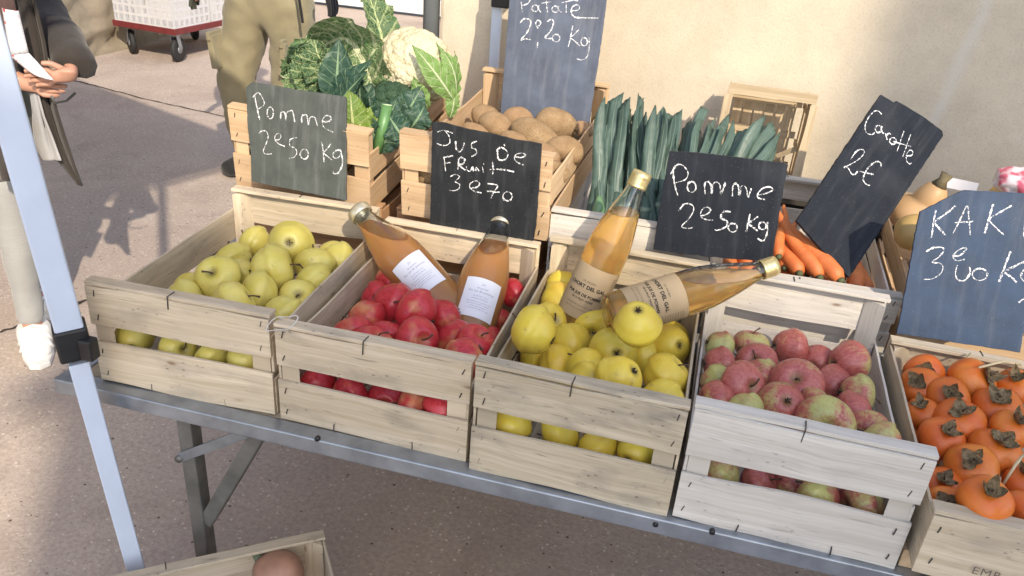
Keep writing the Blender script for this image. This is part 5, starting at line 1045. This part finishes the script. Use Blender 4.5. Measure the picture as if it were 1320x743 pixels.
z=at(640,4,2.02).z
bm=NB(); box(bm,(.012,-.006,z+.02),(.045,.036,.055)); bk=obj('bracket',bm,BLACK_PL,cl2,bevel=.003)
bm=NB(); square_tube(bm,(.03,-.01,z+.03),(.3,-.1,z+.35),.014,.1); obj('folding_arm',bm,BLACK_PL,bk)
# ---------------------------------------------------------------- lower left crate
zc=.45; a=atz(150,741,zc); b=atz(416,684,zc); yaw=math.atan2((b-a).y,(b-a).x); D2=Vector((math.cos(yaw),math.sin(yaw),0)); S2=Vector((D2.y,-D2.x,0))
W2,D3,H3=.50,.32,.13
corner=b-D2*W2+S2*D3; corner.z=zc-H3
lc=crate('pale crate with a brown squash on the ground stack at the bottom left',corner,yaw,W2,D3,H3,H3*.96,WOOD_PALE,boards=1,group=None)
corner2=corner.copy(); corner2.z=0.001
crate('lower wooden crate of the stack at the bottom left, carrying the squash crate',corner2+D2*.02+S2*-.01,yaw,W2*.92,D3*.9,zc-H3-.002-.003,.28,WOOD_ORANGE,stp=False,group=None)
SQ3=plain('brown squash skin',(.36,.19,.12),.5,0,.3,16,.3)
c=atz(360,741,zc-.035); t=thing('squash','pinkish brown squash with a green stem in the bottom left crate','squash',c)
bm=NB(); bmesh.ops.create_icosphere(bm,subdivisions=4,radius=.040)
for v in bm.verts: v.co*=1+.16*hnoise(v.co,14,6); v.co.x*=1.15
obj('body',bm,SQ3,t,True); bm=NB(); p=Vector((-.038,.01,.012)); tube(bm,[p,p+Vector((-.02,.006,.012)),p+Vector((-.035,.004,.012))],[.012,.007,.008],9); obj('stem',bm,plain('green stem',(.10,.12,.07),.7,0,.3,60,.4),t,True)
bm=NB(); c=atz(270,745,zc-.09); 
g_=[[bm.verts.new(c+D2*(-.10+.2*i/12)+S2*(-.02+.14*j/10)+Vector((0,0,.02*hnoise((i*.4,j*.4,0),1,2)+.01*hnoise((i,j,0),1,7)))) for j in range(11)] for i in range(13)]
for i in range(12):
    for j in range(10): bm.faces.new((g_[i][j],g_[i+1][j],g_[i+1][j+1],g_[i][j+1]))
o=obj('folded_cloth',bm,plain('navy cloth',(.02,.03,.07),.8,0,.3,60,.3),None,True); tag(o,'dark navy cloth lying in the bottom left crate beside the squash','cloth')
# ---------------------------------------------------------------- trolley
tr=thing('trolley','dark red platform trolley on black castors by the stone wall','trolley',tuple(atz(225,38,.27).to_tuple()[:2])+(0,))
A=Vector((-.600,.062,0)); B=Vector((.11,1.06,0)).normalized()*.95; a_=A.normalized(); b_=B.normalized()
RED=plain('dark red paint',(.13,.018,.02),.5,0,.2,20,.1)
bm=NB(); prism(bm,[Vector((0,0,.222)),Vector(A)+Vector((0,0,.222)),A+B+Vector((0,0,.222)),B+Vector((0,0,.222))],(0,0,.045)); obj('platform',bm,RED,tr,bevel=.004)
for u,v in ((.12,.10),(.88,.10),(.12,.88),(.88,.88)):
    c=A*u+B*v+Vector((0,0,.095)); ang=.35+u
    wd=Vector((math.cos(ang+1.2),math.sin(ang+1.2),0)); ax=Vector((-wd.y,wd.x,0))
    bm=NB(); prof=[(.03,-.017),(.085,-.019),(.094,-.012),(.095,0),(.094,.012),(.085,.019),(.03,.017)]; M=aim(ax).to_4x4(); M.translation=c; lathe(bm,prof,28,M); w_=obj('wheel',bm,plain('black rubber',(.015,.015,.016),.7),tr,True)
    bm=NB(); lathe(bm,[(0,-.021),(.03,-.021),(.032,0),(.03,.021),(0,.021)],18,M); obj('hub',bm,METAL,w_,True)
    bm=NB(); 
    for s in (-1,1):
        k=ax*.027*s; bar(bm,c+k+wd*0,c+k-wd*.03+Vector((0,0,.115)),.045,.003,ax)
    box(bm,c-wd*.03+Vector((0,0,.1215)),(.08,.08,.008)); obj('castor_fork',bm,METAL,tr)
# white perforated crates standing on it
PLW=plain('white plastic',(.52,.52,.54),.4,0,.03,8,.03)
def perf_crate(org,ex,ey,lx,ly,h,label):
    t=bpy.data.objects.new('plastic_crate',None); M=Matrix((ex,ey,Vector((0,0,1)))).transposed().to_4x4(); M.translation=org; link(t); t.matrix_world=M; tag(t,label,'crate','white perforated crates on the trolley')
    def wall(name,p,d,L,nrm):
        bm=NB(); d=Vector(d); nrm=Vector(nrm); th=.004
        def bb(u0,u1,z0,z1): 
            q=[Vector(p)+d*u0+Vector((0,0,z0)),Vector(p)+d*u1+Vector((0,0,z0)),Vector(p)+d*u1+Vector((0,0,z1)),Vector(p)+d*u0+Vector((0,0,z1))]; prism(bm,q,nrm*th)
        nz=4; gap=h/(nz+.3); zz=[0]+[ (i+.3)*gap for i in range(1,nz+1)]
        for i in range(nz+1): z0=h*i/nz-.008 if i else 0; bb(0,L,max(0,z0),min(h,h*i/nz+.010))
        nb=int(L/.0145)
        for i in range(nb+1):
            u=L*i/nb; wd=.0050 if i%4 else .015; u0=max(0,u-wd/2); u1=min(L,u+wd/2)
            for r in range(nz): bb(u0,u1,h*r/nz+.0101,h*(r+1)/nz-.0081)
        return obj(name,bm,PLW,t)
    wall('side_wall',(0,0,0),(1,0,0),lx,(0,1,0)); wall('side_wall',(0,ly,0),(1,0,0),lx,(0,-1,0)); wall('end_wall',(0,.005,0),(0,1,0),ly-.01,(1,0,0)); wall('end_wall',(lx,.005,0),(0,1,0),ly-.01,(-1,0,0))
    bm=NB(); prism(bm,[(.004,.004,0),(lx-.004,.004,0),(lx-.004,ly-.004,0),(.004,ly-.004,0)],(0,0,.004)); obj('base_panel',bm,PLW,t)
o=tr.location+Vector((0,0,.2675))
perf_crate(o+a_*.012+b_*.01,a_,b_,.57,.42,.26,'white perforated plastic crate at the front of the red trolley')
perf_crate(o+a_*.012+b_*.45,a_,b_,.57,.42,.26,'white perforated plastic crate at the rear of the red trolley')
# ---------------------------------------------------------------- people
def skin(name,nodes,edges,m,parent=None,sub=2,root=0,disp=None):
    me=bpy.data.meshes.new(name); me.from_pydata([tuple(n[0]) for n in nodes],edges,[]); me.materials.append(m)
    o=bpy.data.objects.new(name,me); link(o,parent)
    bm=bmesh.new(); bm.from_mesh(me); sl_=bm.verts.layers.skin.verify()
    for v,n in zip(bm.verts,nodes):
        r=n[1]; v[sl_].radius=r if isinstance(r,tuple) else (r,r); v[sl_].use_root=(v.index==root)
    bm.to_mesh(me); bm.free()
    s=o.modifiers.new('skin','SKIN'); s.use_smooth_shade=True
    s=o.modifiers.new('sub','SUBSURF'); s.levels=sub; s.render_levels=sub
    if disp:
        tx=bpy.data.textures.new(name+'_folds','CLOUDS'); tx.noise_scale=disp[1]; tx.noise_depth=2
        d_=o.modifiers.new('folds','DISPLACE'); d_.texture=tx; d_.strength=disp[0]; d_.texture_coords='LOCAL'; d_.mid_level=.5
    return o
def cloth_mat(name,c,sc=300,var=.2,stripe=False):
    m,nt,b,o=mat(name); k=N(nt); v=k.coord(); n=k.noise(v,6,4); w=k.noise(v,sc,2)
    cc=k.mix(k.ramp(n,[(.3,0.),(.7,1.)]),tuple(x*(1-var) for x in c),tuple(x*(1+var) for x in c))
    if stripe:
        sn=k.noise(k.n('Mapping',ins={'Vector':v,'Scale':(30,30,190)}).outputs[0],1,2); cc=k.mix(k.ramp(sn,[(.42,0.),(.58,.55)]),cc,(.30,.30,.29))
    k.put(b.inputs['Base Color'],cc); b.inputs['Roughness'].default_value=.9; b.inputs['Sheen Weight'].default_value=.2; k.put(b.inputs['Normal'],k.bump(k.math('ADD',w,k.math('MULTIPLY',k.noise(v,22,3),3.)),.35,.002)); return m
SKIN=plain('skin',(.50,.27,.19),.5,0,.08,40,.1)
def chain_hand(nodes,edges,wrist_i,wrist,palm_dir,side,up,curl=.5,s=1.,spread=.010):
    """palm and five bent fingers grown from the wrist node; side = towards the thumb"""
    pd=Vector(palm_dir).normalized(); sd=Vector(side).normalized(); un=Vector(up).normalized()
    def add(p,r,par): nodes.append((p,r)); edges.append((par,len(nodes)-1)); return len(nodes)-1
    pc=add(wrist+pd*.04*s,(.030*s,.017*s),wrist_i)
    for i,(off,L) in enumerate(((.026,.066),(.009,.075),(-.009,.070),(-.025,.054))):
        k=wrist+pd*.078*s+sd*off*s; a=add(k,.0105*s,pc); ang=curl*(.7+.1*i); cur=k; pr=a
        for j,fr in enumerate((.45,.32,.23)):
            ang2=ang*(j+1); dr=(pd*math.cos(ang2)+(-un)*math.sin(ang2)).normalized(); cur=cur+dr*L*fr*s; pr=add(cur,(.0088-.0009*j)*s,pr)
    k=wrist+pd*.028*s+sd*.026*s; a=add(k,.012*s,pc); k2=k+(pd*.6+sd*.7-un*.3).normalized()*.036*s; a=add(k2,.0105*s,a); k3=k2+(pd*.95+sd*.1-un*.35).normalized()*.030*s; add(k3,.0085*s,a)
def person(label,pel,feet,hip,sh,hands,yawf,hsz=1.,hand_cfg=None):
    """pel pelvis, feet [(knee,ankle,toe)]*2, sh chest centre, hands [(elbow,wrist,dir,side,up)]*2, yawf facing"""
    t=thing('person',label,'person',(pel[0],pel[1],0)); o=Vector(t.location)
    nodes=[];edges=[]
    def add(p,r,par=None):
        nodes.append((Vector(p)-o,r)); 
        if par is not None: edges.append((par,len(nodes)-1))
        return len(nodes)-1
    f=Vector((math.cos(yawf),math.sin(yawf),0)); lft=Vector((-f.y,f.x,0))
    p=add(pel,(.15,.11)); w=add(Vector(pel).lerp(sh,.45),(.135,.10),p); c=add(sh,(.16,.11),w); nk=add(Vector(sh)+Vector((0,0,.20))+f*.01,.055,c); nk2=add(Vector(sh)+Vector((0,0,.27))+f*.02,.055,nk); hd=add(Vector(sh)+Vector((0,0,.37))+f*.03,(.078,.095),nk2); add(Vector(sh)+Vector((0,0,.45))+f*.025,(.06,.07),hd)
    for s,(kn,an,toe) in zip((1,-1),feet):
        h=add(Vector(pel)+lft*.09*s-Vector((0,0,.06)),.085,p); k_=add(kn,.044,h); cf_=add(Vector(kn).lerp(an,.35),.042,k_); a_=add(an,.030,cf_); he=add(Vector(an)+Vector((0,0,-.03)),.036,a_); add(Vector(an).lerp(toe,.7),(.028,.018),he)
    for s,hh in zip((1,-1),hands):
        el,wr,pdv,sdv,upv,curl=hh
        s_=add(Vector(sh)+lft*.175*s+Vector((0,0,.10)),.055,c); e=add(el,.040,s_); w_=add(wr,(.026,.022),e)
        nodes_local=nodes; chain_hand(nodes_local,edges,w_,nodes[w_][0],pdv,sdv,upv,curl,hsz)
    b=skin('body',nodes,edges,SKIN,t)
    # face: eyes, nose, mouth, ears
    hc=Vector(sh)+Vector((0,0,.385))+f*.03-o
    for s in (1,-1):
        bm=NB(); bmesh.ops.create_icosphere(bm,subdivisions=3,radius=.012); e=obj('eye',bm,plain('eye',(.7,.7,.7),.2),t,True); e.location=hc+f*.078+lft*.03*s+Vector((0,0,.005))
        bm=NB(); bmesh.ops.create_icosphere(bm,subdivisions=2,radius=.02); e=obj('ear',bm,SKIN,t,True); e.scale=(.5,.5,1.2); e.location=hc+lft*.083*s-Vector((0,0,.01))
    bm=NB(); tube(bm,[hc+f*.085+Vector((0,0,.008)),hc+f*.108-Vector((0,0,.026)),hc+f*.088-Vector((0,0,.032))],[.007,.012,.008],8); obj('nose',bm,SKIN,t,True)
    bm=NB(); tube(bm,[hc+f*.082+lft*.024-Vector((0,0,.055)),hc+f*.092-Vector((0,0,.056)),hc+f*.082-lft*.024-Vector((0,0,.055))],.005,8); obj('mouth',bm,plain('lips',(.42,.15,.13),.5),t,True)
    bm=NB(); bmesh.ops.create_icosphere(bm,subdivisions=4,radius=.108)
    for v in bm.verts: v.co*=1+.08*hnoise(v.co,30,2)
    bmesh.ops.bisect_plane(bm,geom=bm.verts[:]+bm.edges[:]+bm.faces[:],plane_co=f*.035,plane_no=(f-Vector((0,0,.55))).normalized(),clear_outer=True)
    hr=obj('hair',bm,plain('hair',(.05,.03,.02),.6,0,.3,120,.5),t,True); hr.location=hc+Vector((0,0,.03))-f*.01
    return t,o,f,lft
# man in cargo trousers behind the cabbage crate
y=3.72
def mz(px,z,y=y): # x from pixel column near that height
    d=ray(px,371+(0)); 
    # solve the row at which height z is reached for this depth
    lo,hi=-600,1200
    for _ in range(40):
        m_=(lo+hi)/2; p=at(px,m_,y)
        if p.z>z: lo=m_
        else: hi=m_
    return at(px,(lo+hi)/2,y)
pel=mz(347,.98); pel.y=y
TR=cloth_mat('beige cargo cloth',(.25,.22,.135)); 
lk=mz(309,.50); lk.y=y-.04; la=mz(322,.09); la.y=y; rk=mz(374,.50); rk.y=y; ra=mz(368,.09); ra.y=y+.05
gl=mz(272,.98); gl.y=y-.03; gr=mz(420,1.02); gr.y=y-.02
hands=[]
mp,o,f,lf=person('man in beige cargo trousers and black gloves standing behind the cabbage crate',pel,[(rk,ra,ra+Vector((.06,-.13,-.055))),(lk,la,la+Vector((-.04,-.14,-.055)))],None,pel+Vector((0,0,.40)),
 [(pel+Vector((.30,.02,.28)),gr,(.45,-.15,-.85),(-.2,-.9,.2),(.9,0,.3),.25),(pel+Vector((-.32,.02,.28)),gl,(-.55,-.2,-.8),(.2,-.9,.2),(-.9,0,.3),.25)],-math.pi/2+.05,.92)
def cl_nodes(lst): return [(Vector(p)-o,r) for p,r in lst]
hipL=pel+Vector((-.10,0,-.05)); hipR=pel+Vector((.10,0,-.05))
skin('trousers',cl_nodes([(pel+Vector((0,0,.03)),(.175,.135)),(pel+Vector((0,0,.10)),(.165,.13)),(hipL+Vector((-.015,0,-.10)),.128),(lk,.102),(lk.lerp(la,.55),.088),(la+Vector((0,0,.0)),.08),(hipR+Vector((.015,0,-.10)),.128),(rk,.102),(rk.lerp(ra,.55),.088),(ra,.08)]),[(0,1),(0,2),(2,3),(3,4),(4,5),(0,6),(6,7),(7,8),(8,9)],TR,mp,3,0,(.03,.06))
for kk,s in ((lk,-1),(rk,1)):
    bm=NB(); c=Vector(kk)+Vector((s*.035,-.075,.15))-o; box(bm,c,(.03,.12,.16),Matrix.Rotation(.1*s,3,'Y')); pk=obj('cargo_pocket',bm,TR,mp,bevel=.006)
    bm=NB(); box(bm,c+Vector((s*.006,0,.075)),(.02,.138,.04),Matrix.Rotation(.1*s,3,'Y')); obj('pocket_flap',bm,TR,pk,bevel=.004)
OL=cloth_mat('dark olive cloth',(.045,.050,.035)); BLK=cloth_mat('black knit',(.010,.010,.011),200)
shc=pel+Vector((0,0,.40))
skin('jacket',cl_nodes([(pel+Vector((0,0,.10)),(.19,.15)),(pel+Vector((0,0,.25)),(.18,.14)),(shc,(.20,.145)),(shc+Vector((0,0,.14)),(.12,.10)),(shc+Vector((.20,0,.09)),.075),(pel+Vector((.30,.02,.28)),.062),(gr+Vector((-.015,0,.06)),.05),(shc+Vector((-.20,0,.09)),.075),(pel+Vector((-.32,.02,.28)),.062),(gl+Vector((.015,0,.06)),.05)]),[(0,1),(1,2),(2,3),(2,4),(4,5),(5,6),(2,7),(7,8),(8,9)],OL,mp,2,0,(.03,.08))
for wr,pdv,sdv,upv in ((gr,(.45,-.15,-.85),(-.2,-.9,.2),(.9,0,.3)),(gl,(-.55,-.2,-.8),(.2,-.9,.2),(-.9,0,.3))):
    nd=[(wr-o,(.034,.03))];ed=[]; chain_hand(nd,ed,0,wr-o,pdv,sdv,upv,.25,1.22); skin('glove',nd,ed,BLK if wr is gr else OL,mp,2)
bm=NB(); a=mz(404,1.0);a.y=y-.16; tube(bm,[a+Vector((0,0,.12))-o,a-o,a+Vector((.02,0,-.16))-o],.007,8); obj('hanging_strap',bm,BLK,mp,True)
for an,s in ((la,-1),(ra,1)):
    bm=NB(); q=Vector(an)-o; nd=[(q+Vector((0,.04,-.03)),.06),(q+Vector((.02*s,-.06,-.035)),(.06,.052)),(q+Vector((.05*s,-.17,-.045)),(.056,.042))]; skin('shoe',nd,[(0,1),(1,2)],BLK,mp,2)
# woman at the left with an open dark coat, reading a leaflet
y=1.93
hA=at(34,100,1.90); hB=at(92,96,1.86)   # wrists
pel=Vector((-2.13,1.98,.88)); sh=Vector((-2.10,1.99,1.27))
an1=at(36,392,1.90); an1.z=.085; kn1=at(14,268,1.91); an2=atz(47,372,.085); kn2=an2+Vector((-.13,-.02,.40))
elA=Vector((-2.13,1.76,1.10)); elB=Vector((-2.02,2.16,1.06))
wrA=at(30,108,1.90); wrB=at(95,98,1.92)
wp,o,f,lf=person('woman in open dark coat and pale knit leggings reading a leaflet at the left',pel,[(kn2,an2,an2+Vector((.13,-.02,-.055))),(kn1,an1,an1+Vector((.10,-.10,-.055)))],None,sh,
 [(elB,wrB,(-.75,-.35,-.05),(-.1,-.2,.9),(.2,.9,.0),.55),(elA,wrA,(.95,.05,-.05),(.05,.2,.9),(-.1,-.9,.1),.55)],-.25,.82)
KN=cloth_mat('pale ribbed knit',(.31,.31,.305),260,.12,True); COAT=cloth_mat('dark brown coat',(.035,.028,.024),250); LIN=cloth_mat('grey lining',(.36,.36,.37)); SHO=cloth_mat('olive shorts',(.10,.095,.055))
skin('leggings',cl_nodes([(kn1+Vector((0,0,.12)),.064),(kn1,.056),(kn1.lerp(an1,.35),.054),(kn1.lerp(an1,.75),.043),(an1+Vector((0,0,.0)),.046)]),[(0,1),(1,2),(2,3),(3,4)],KN,wp,2,0,(.012,.03))
skin('leggings',cl_nodes([(kn2+Vector((0,0,.12)),.064),(kn2,.056),(kn2.lerp(an2,.35),.054),(kn2.lerp(an2,.75),.043),(an2+Vector((0,0,.0)),.046)]),[(0,1),(1,2),(2,3),(3,4)],KN,wp,2,0,(.012,.03))
skin('shorts',cl_nodes([(pel,(.165,.14)),(pel+Vector((0,0,.08)),(.15,.13)),(pel.lerp(kn1,.5),.105),(kn1+Vector((0,0,.07)),.092),(pel.lerp(kn2,.5),.105),(kn2+Vector((0,0,.07)),.092)]),[(0,1),(0,2),(2,3),(0,4),(4,5)],SHO,wp,2,0,(.03,.06))
SHOE=plain('white sneaker leather',(.72,.71,.69),.45,0,.05,40,.1)
for an,dr in ((an1,Vector((.10,-.10,0)).normalized()),(an2,Vector((.13,-.02,0)).normalized())):
    q=Vector(an)-o; sh_=skin('shoe',[(q+Vector((0,0,.0)),(.048,.048)),(q+Vector((0,0,-.040)),(.050,.046)),(q+dr*.07+Vector((0,0,-.048)),(.050,.038)),(q+dr*.145+Vector((0,0,-.056)),(.048,.028)),(q-dr*.035+Vector((0,0,-.048)),(.044,.038))],[(0,1),(1,2),(2,3),(1,4)],SHOE,wp,2)
    bm=NB(); sd=Vector((-dr.y,dr.x,0)); 
    pts=[q-dr*.072,q-dr*.055+sd*.04,q+sd*.046,q+dr*.09+sd*.046,q+dr*.16+sd*.03,q+dr*.175,q+dr*.16-sd*.03,q+dr*.09-sd*.046,q-sd*.046,q-dr*.055-sd*.04]
    prism(bm,[Vector((p.x,p.y,-.0+.002)) for p in pts],(0,0,.022)); obj('sole',bm,SHOE,sh_,bevel=.004)
    for k_ in range(3):
        bm=NB(); c=q+dr*(.03+.034*k_)+Vector((0,0,.004-.010*k_)); tube(bm,[c-sd*.047-Vector((0,0,.03)),c-sd*.036-Vector((0,0,.006)),c+Vector((0,0,.003)),c+sd*.036-Vector((0,0,.006)),c+sd*.047-Vector((0,0,.03))],[.0055]*5,8); st=obj('strap',bm,SHOE,sh_,True)
skin('coat',cl_nodes([(pel+Vector((-.03,0,.08)),(.19,.16)),(pel+Vector((-.02,0,.22)),(.17,.15)),(sh,(.185,.15)),(sh+Vector((0,0,.14)),(.11,.10)),(sh+Vector((.02,.19,.08)),.075),(elB,.066),(wrB+Vector((-.03,.05,.03)),.058),(wrB+Vector((-.012,.018,.010)),.056),(sh+Vector((.02,-.19,.08)),.075),(elA,.066),(wrA+Vector((-.05,-.01,.02)),.056),(wrA+Vector((-.015,-.003,.005)),.054)]),[(0,1),(1,2),(2,3),(2,4),(4,5),(5,6),(6,7),(2,8),(8,9),(9,10),(10,11)],COAT,wp,2,0,(.03,.07))
def sheet(outline,y0,m,name,par,o,fold=.012,n=26,yf=None,k=60):
    """a hanging cloth: rows between a left and a right pixel edge"""
    bm=NB(); rows=[]
    for i in range(n+1):
        u=i/n; 
        def ed(E): 
            s=u*(len(E)-1); a=int(min(s,len(E)-2)); return (E[a][0]+(E[a+1][0]-E[a][0])*(s-a),E[a][1]+(E[a+1][1]-E[a][1])*(s-a))
        l=ed(outline[0]); r=ed(outline[1]); row=[]
        for j in range(11):
            e=j/10; yy=y0+(yf(u,e) if yf else 0)+fold*math.sin(e*9+u*2)+fold*.5*math.sin(e*17+u*3)
            row.append(bm.verts.new(at(l[0]+(r[0]-l[0])*e,l[1]+(r[1]-l[1])*e,yy)-o))
        rows.append(row)
    for A_,B_ in zip(rows,rows[1:]):
        for j in range(10): bm.faces.new((A_[j],A_[j+1],B_[j+1],B_[j]))
    ob=obj(name,bm,m,par,True); s=ob.modifiers.new('s','SOLIDIFY'); s.thickness=.004; return ob
sheet([[(8,-60),(18,0),(30,60),(38,110),(44,140),(58,190),(80,212),(101,238)],[(30,-60),(46,0),(60,60),(66,108),(74,140),(85,175),(98,215),(105,240)]],1.93,COAT,'coat_front',wp,o)
sheet([[(-20,150),(-10,200),(0,235)],[(18,150),(20,190),(26,232)]],1.80,COAT,'coat_front',wp,o)
sheet([[(38,120),(42,150),(46,190),(56,207)],[(50,120),(58,150),(72,185),(80,207)]],1.91,LIN,'coat_lining',wp,o,.006)
bm=NB(); tube(bm,[at(66,124,1.88)-o,at(72,133,1.86)-o,at(86,130,1.85)-o,at(97,120,1.85)-o],.0035,7); obj('cord',bm,BLK,wp,True)
# leaflet she holds
m,nt,b,oo=mat('printed leaflet'); k=N(nt); uv=k.n('TexCoord').outputs['UV']; s=k.n('SeparateXYZ',ins={0:uv}).outputs
nz=k.noise(k.n('Mapping',ins={'Vector':uv,'Scale':(5,40,1)}).outputs[0],1,2); txt=k.ramp(nz,[(.5,0.),(.56,.5)])
blk=k.ramp(k.vor(k.n('Mapping',ins={'Vector':uv,'Scale':(3,6,1)}).outputs[0],1,out='Distance'),[(.28,1.),(.32,0.)])
top=k.math('GREATER_THAN',s[1],.62)
c_=k.mix(txt,(.72,.72,.76),(.35,.35,.40)); c_=k.mix(k.math('MULTIPLY',blk,top),c_,(.62,.04,.05))
k.put(b.inputs['Base Color'],c_); b.inputs['Roughness'].default_value=.5
def paper(pts,y,par,name,curve=.01):
    bm=NB(); uvl=bm.loops.layers.uv.active; P_=[at(*p,yy)-par.location for p,yy in zip(pts,y)]; g=[[bm.verts.new((P_[0].lerp(P_[1],i/8)).lerp(P_[3].lerp(P_[2],i/8),j/8)+Vector((0,-curve*math.sin(math.pi*i/8),0))) for j in range(9)] for i in range(9)]
    for i in range(8):
        for j in range(8):
            f=bm.faces.new((g[i][j],g[i+1][j],g[i+1][j+1],g[i][j+1]))
            for l,(a,c2) in zip(f.loops,((i,j),(i+1,j),(i+1,j+1),(i,j+1))): l[uvl].uv=(a/8,1-c2/8)
    ob=obj(name,bm,m,par,True); s_=ob.modifiers.new('s','SOLIDIFY'); s_.thickness=.0015
lf_=thing('leaflet','folded white leaflet with red pictures held by the woman','leaflet',at(45,80,1.86))
paper([(2,10),(24,14),(37,68),(12,72)],(1.84,1.86,1.86,1.84),lf_,'upper_page')
paper([(12,72),(37,68),(70,104),(36,92)],(1.84,1.861,1.87,1.85),lf_,'lower_page')
# ---------------------------------------------------------------- light
sc=bpy.context.scene
el=math.atan(.75); az=Vector((.55,-.835,0)).normalized(); sd=(az*math.cos(el)+Vector((0,0,math.sin(el)))).normalized()
w=bpy.data.worlds.new('World'); sc.world=w; w.use_nodes=True; nt=w.node_tree; bg=nt.nodes['Background']
sky=nt.nodes.new('ShaderNodeTexSky'); sky.sky_type='NISHITA'; sky.sun_disc=False; sky.sun_elevation=el; sky.sun_rotation=math.atan2(az.x,az.y)%(2*math.pi); sky.air_density=1.0; sky.dust_density=1.5; sky.ozone_density=.6
nt.links.new(sky.outputs[0],bg.inputs[0]); bg.inputs[1].default_value=SKY_S
sl_=bpy.data.lights.new('sun','SUN'); sl_.energy=SUN_S; sl_.angle=rad(.7); sl_.color=(1,.87,.69)
so=bpy.data.objects.new('sun',sl_); C.objects.link(so); so.rotation_euler=sd.to_track_quat('Z','Y').to_euler(); so.location=(5,-8,6)
sc.view_settings.view_transform='Standard'; sc.view_settings.look='None'; sc.view_settings.exposure=0; sc.view_settings.gamma=1
sc.cycles.max_bounces=12; sc.cycles.transmission_bounces=10; sc.cycles.transparent_max_bounces=12; sc.cycles.diffuse_bounces=4; sc.cycles.use_denoising=True
sc.cycles.sample_clamp_indirect=4
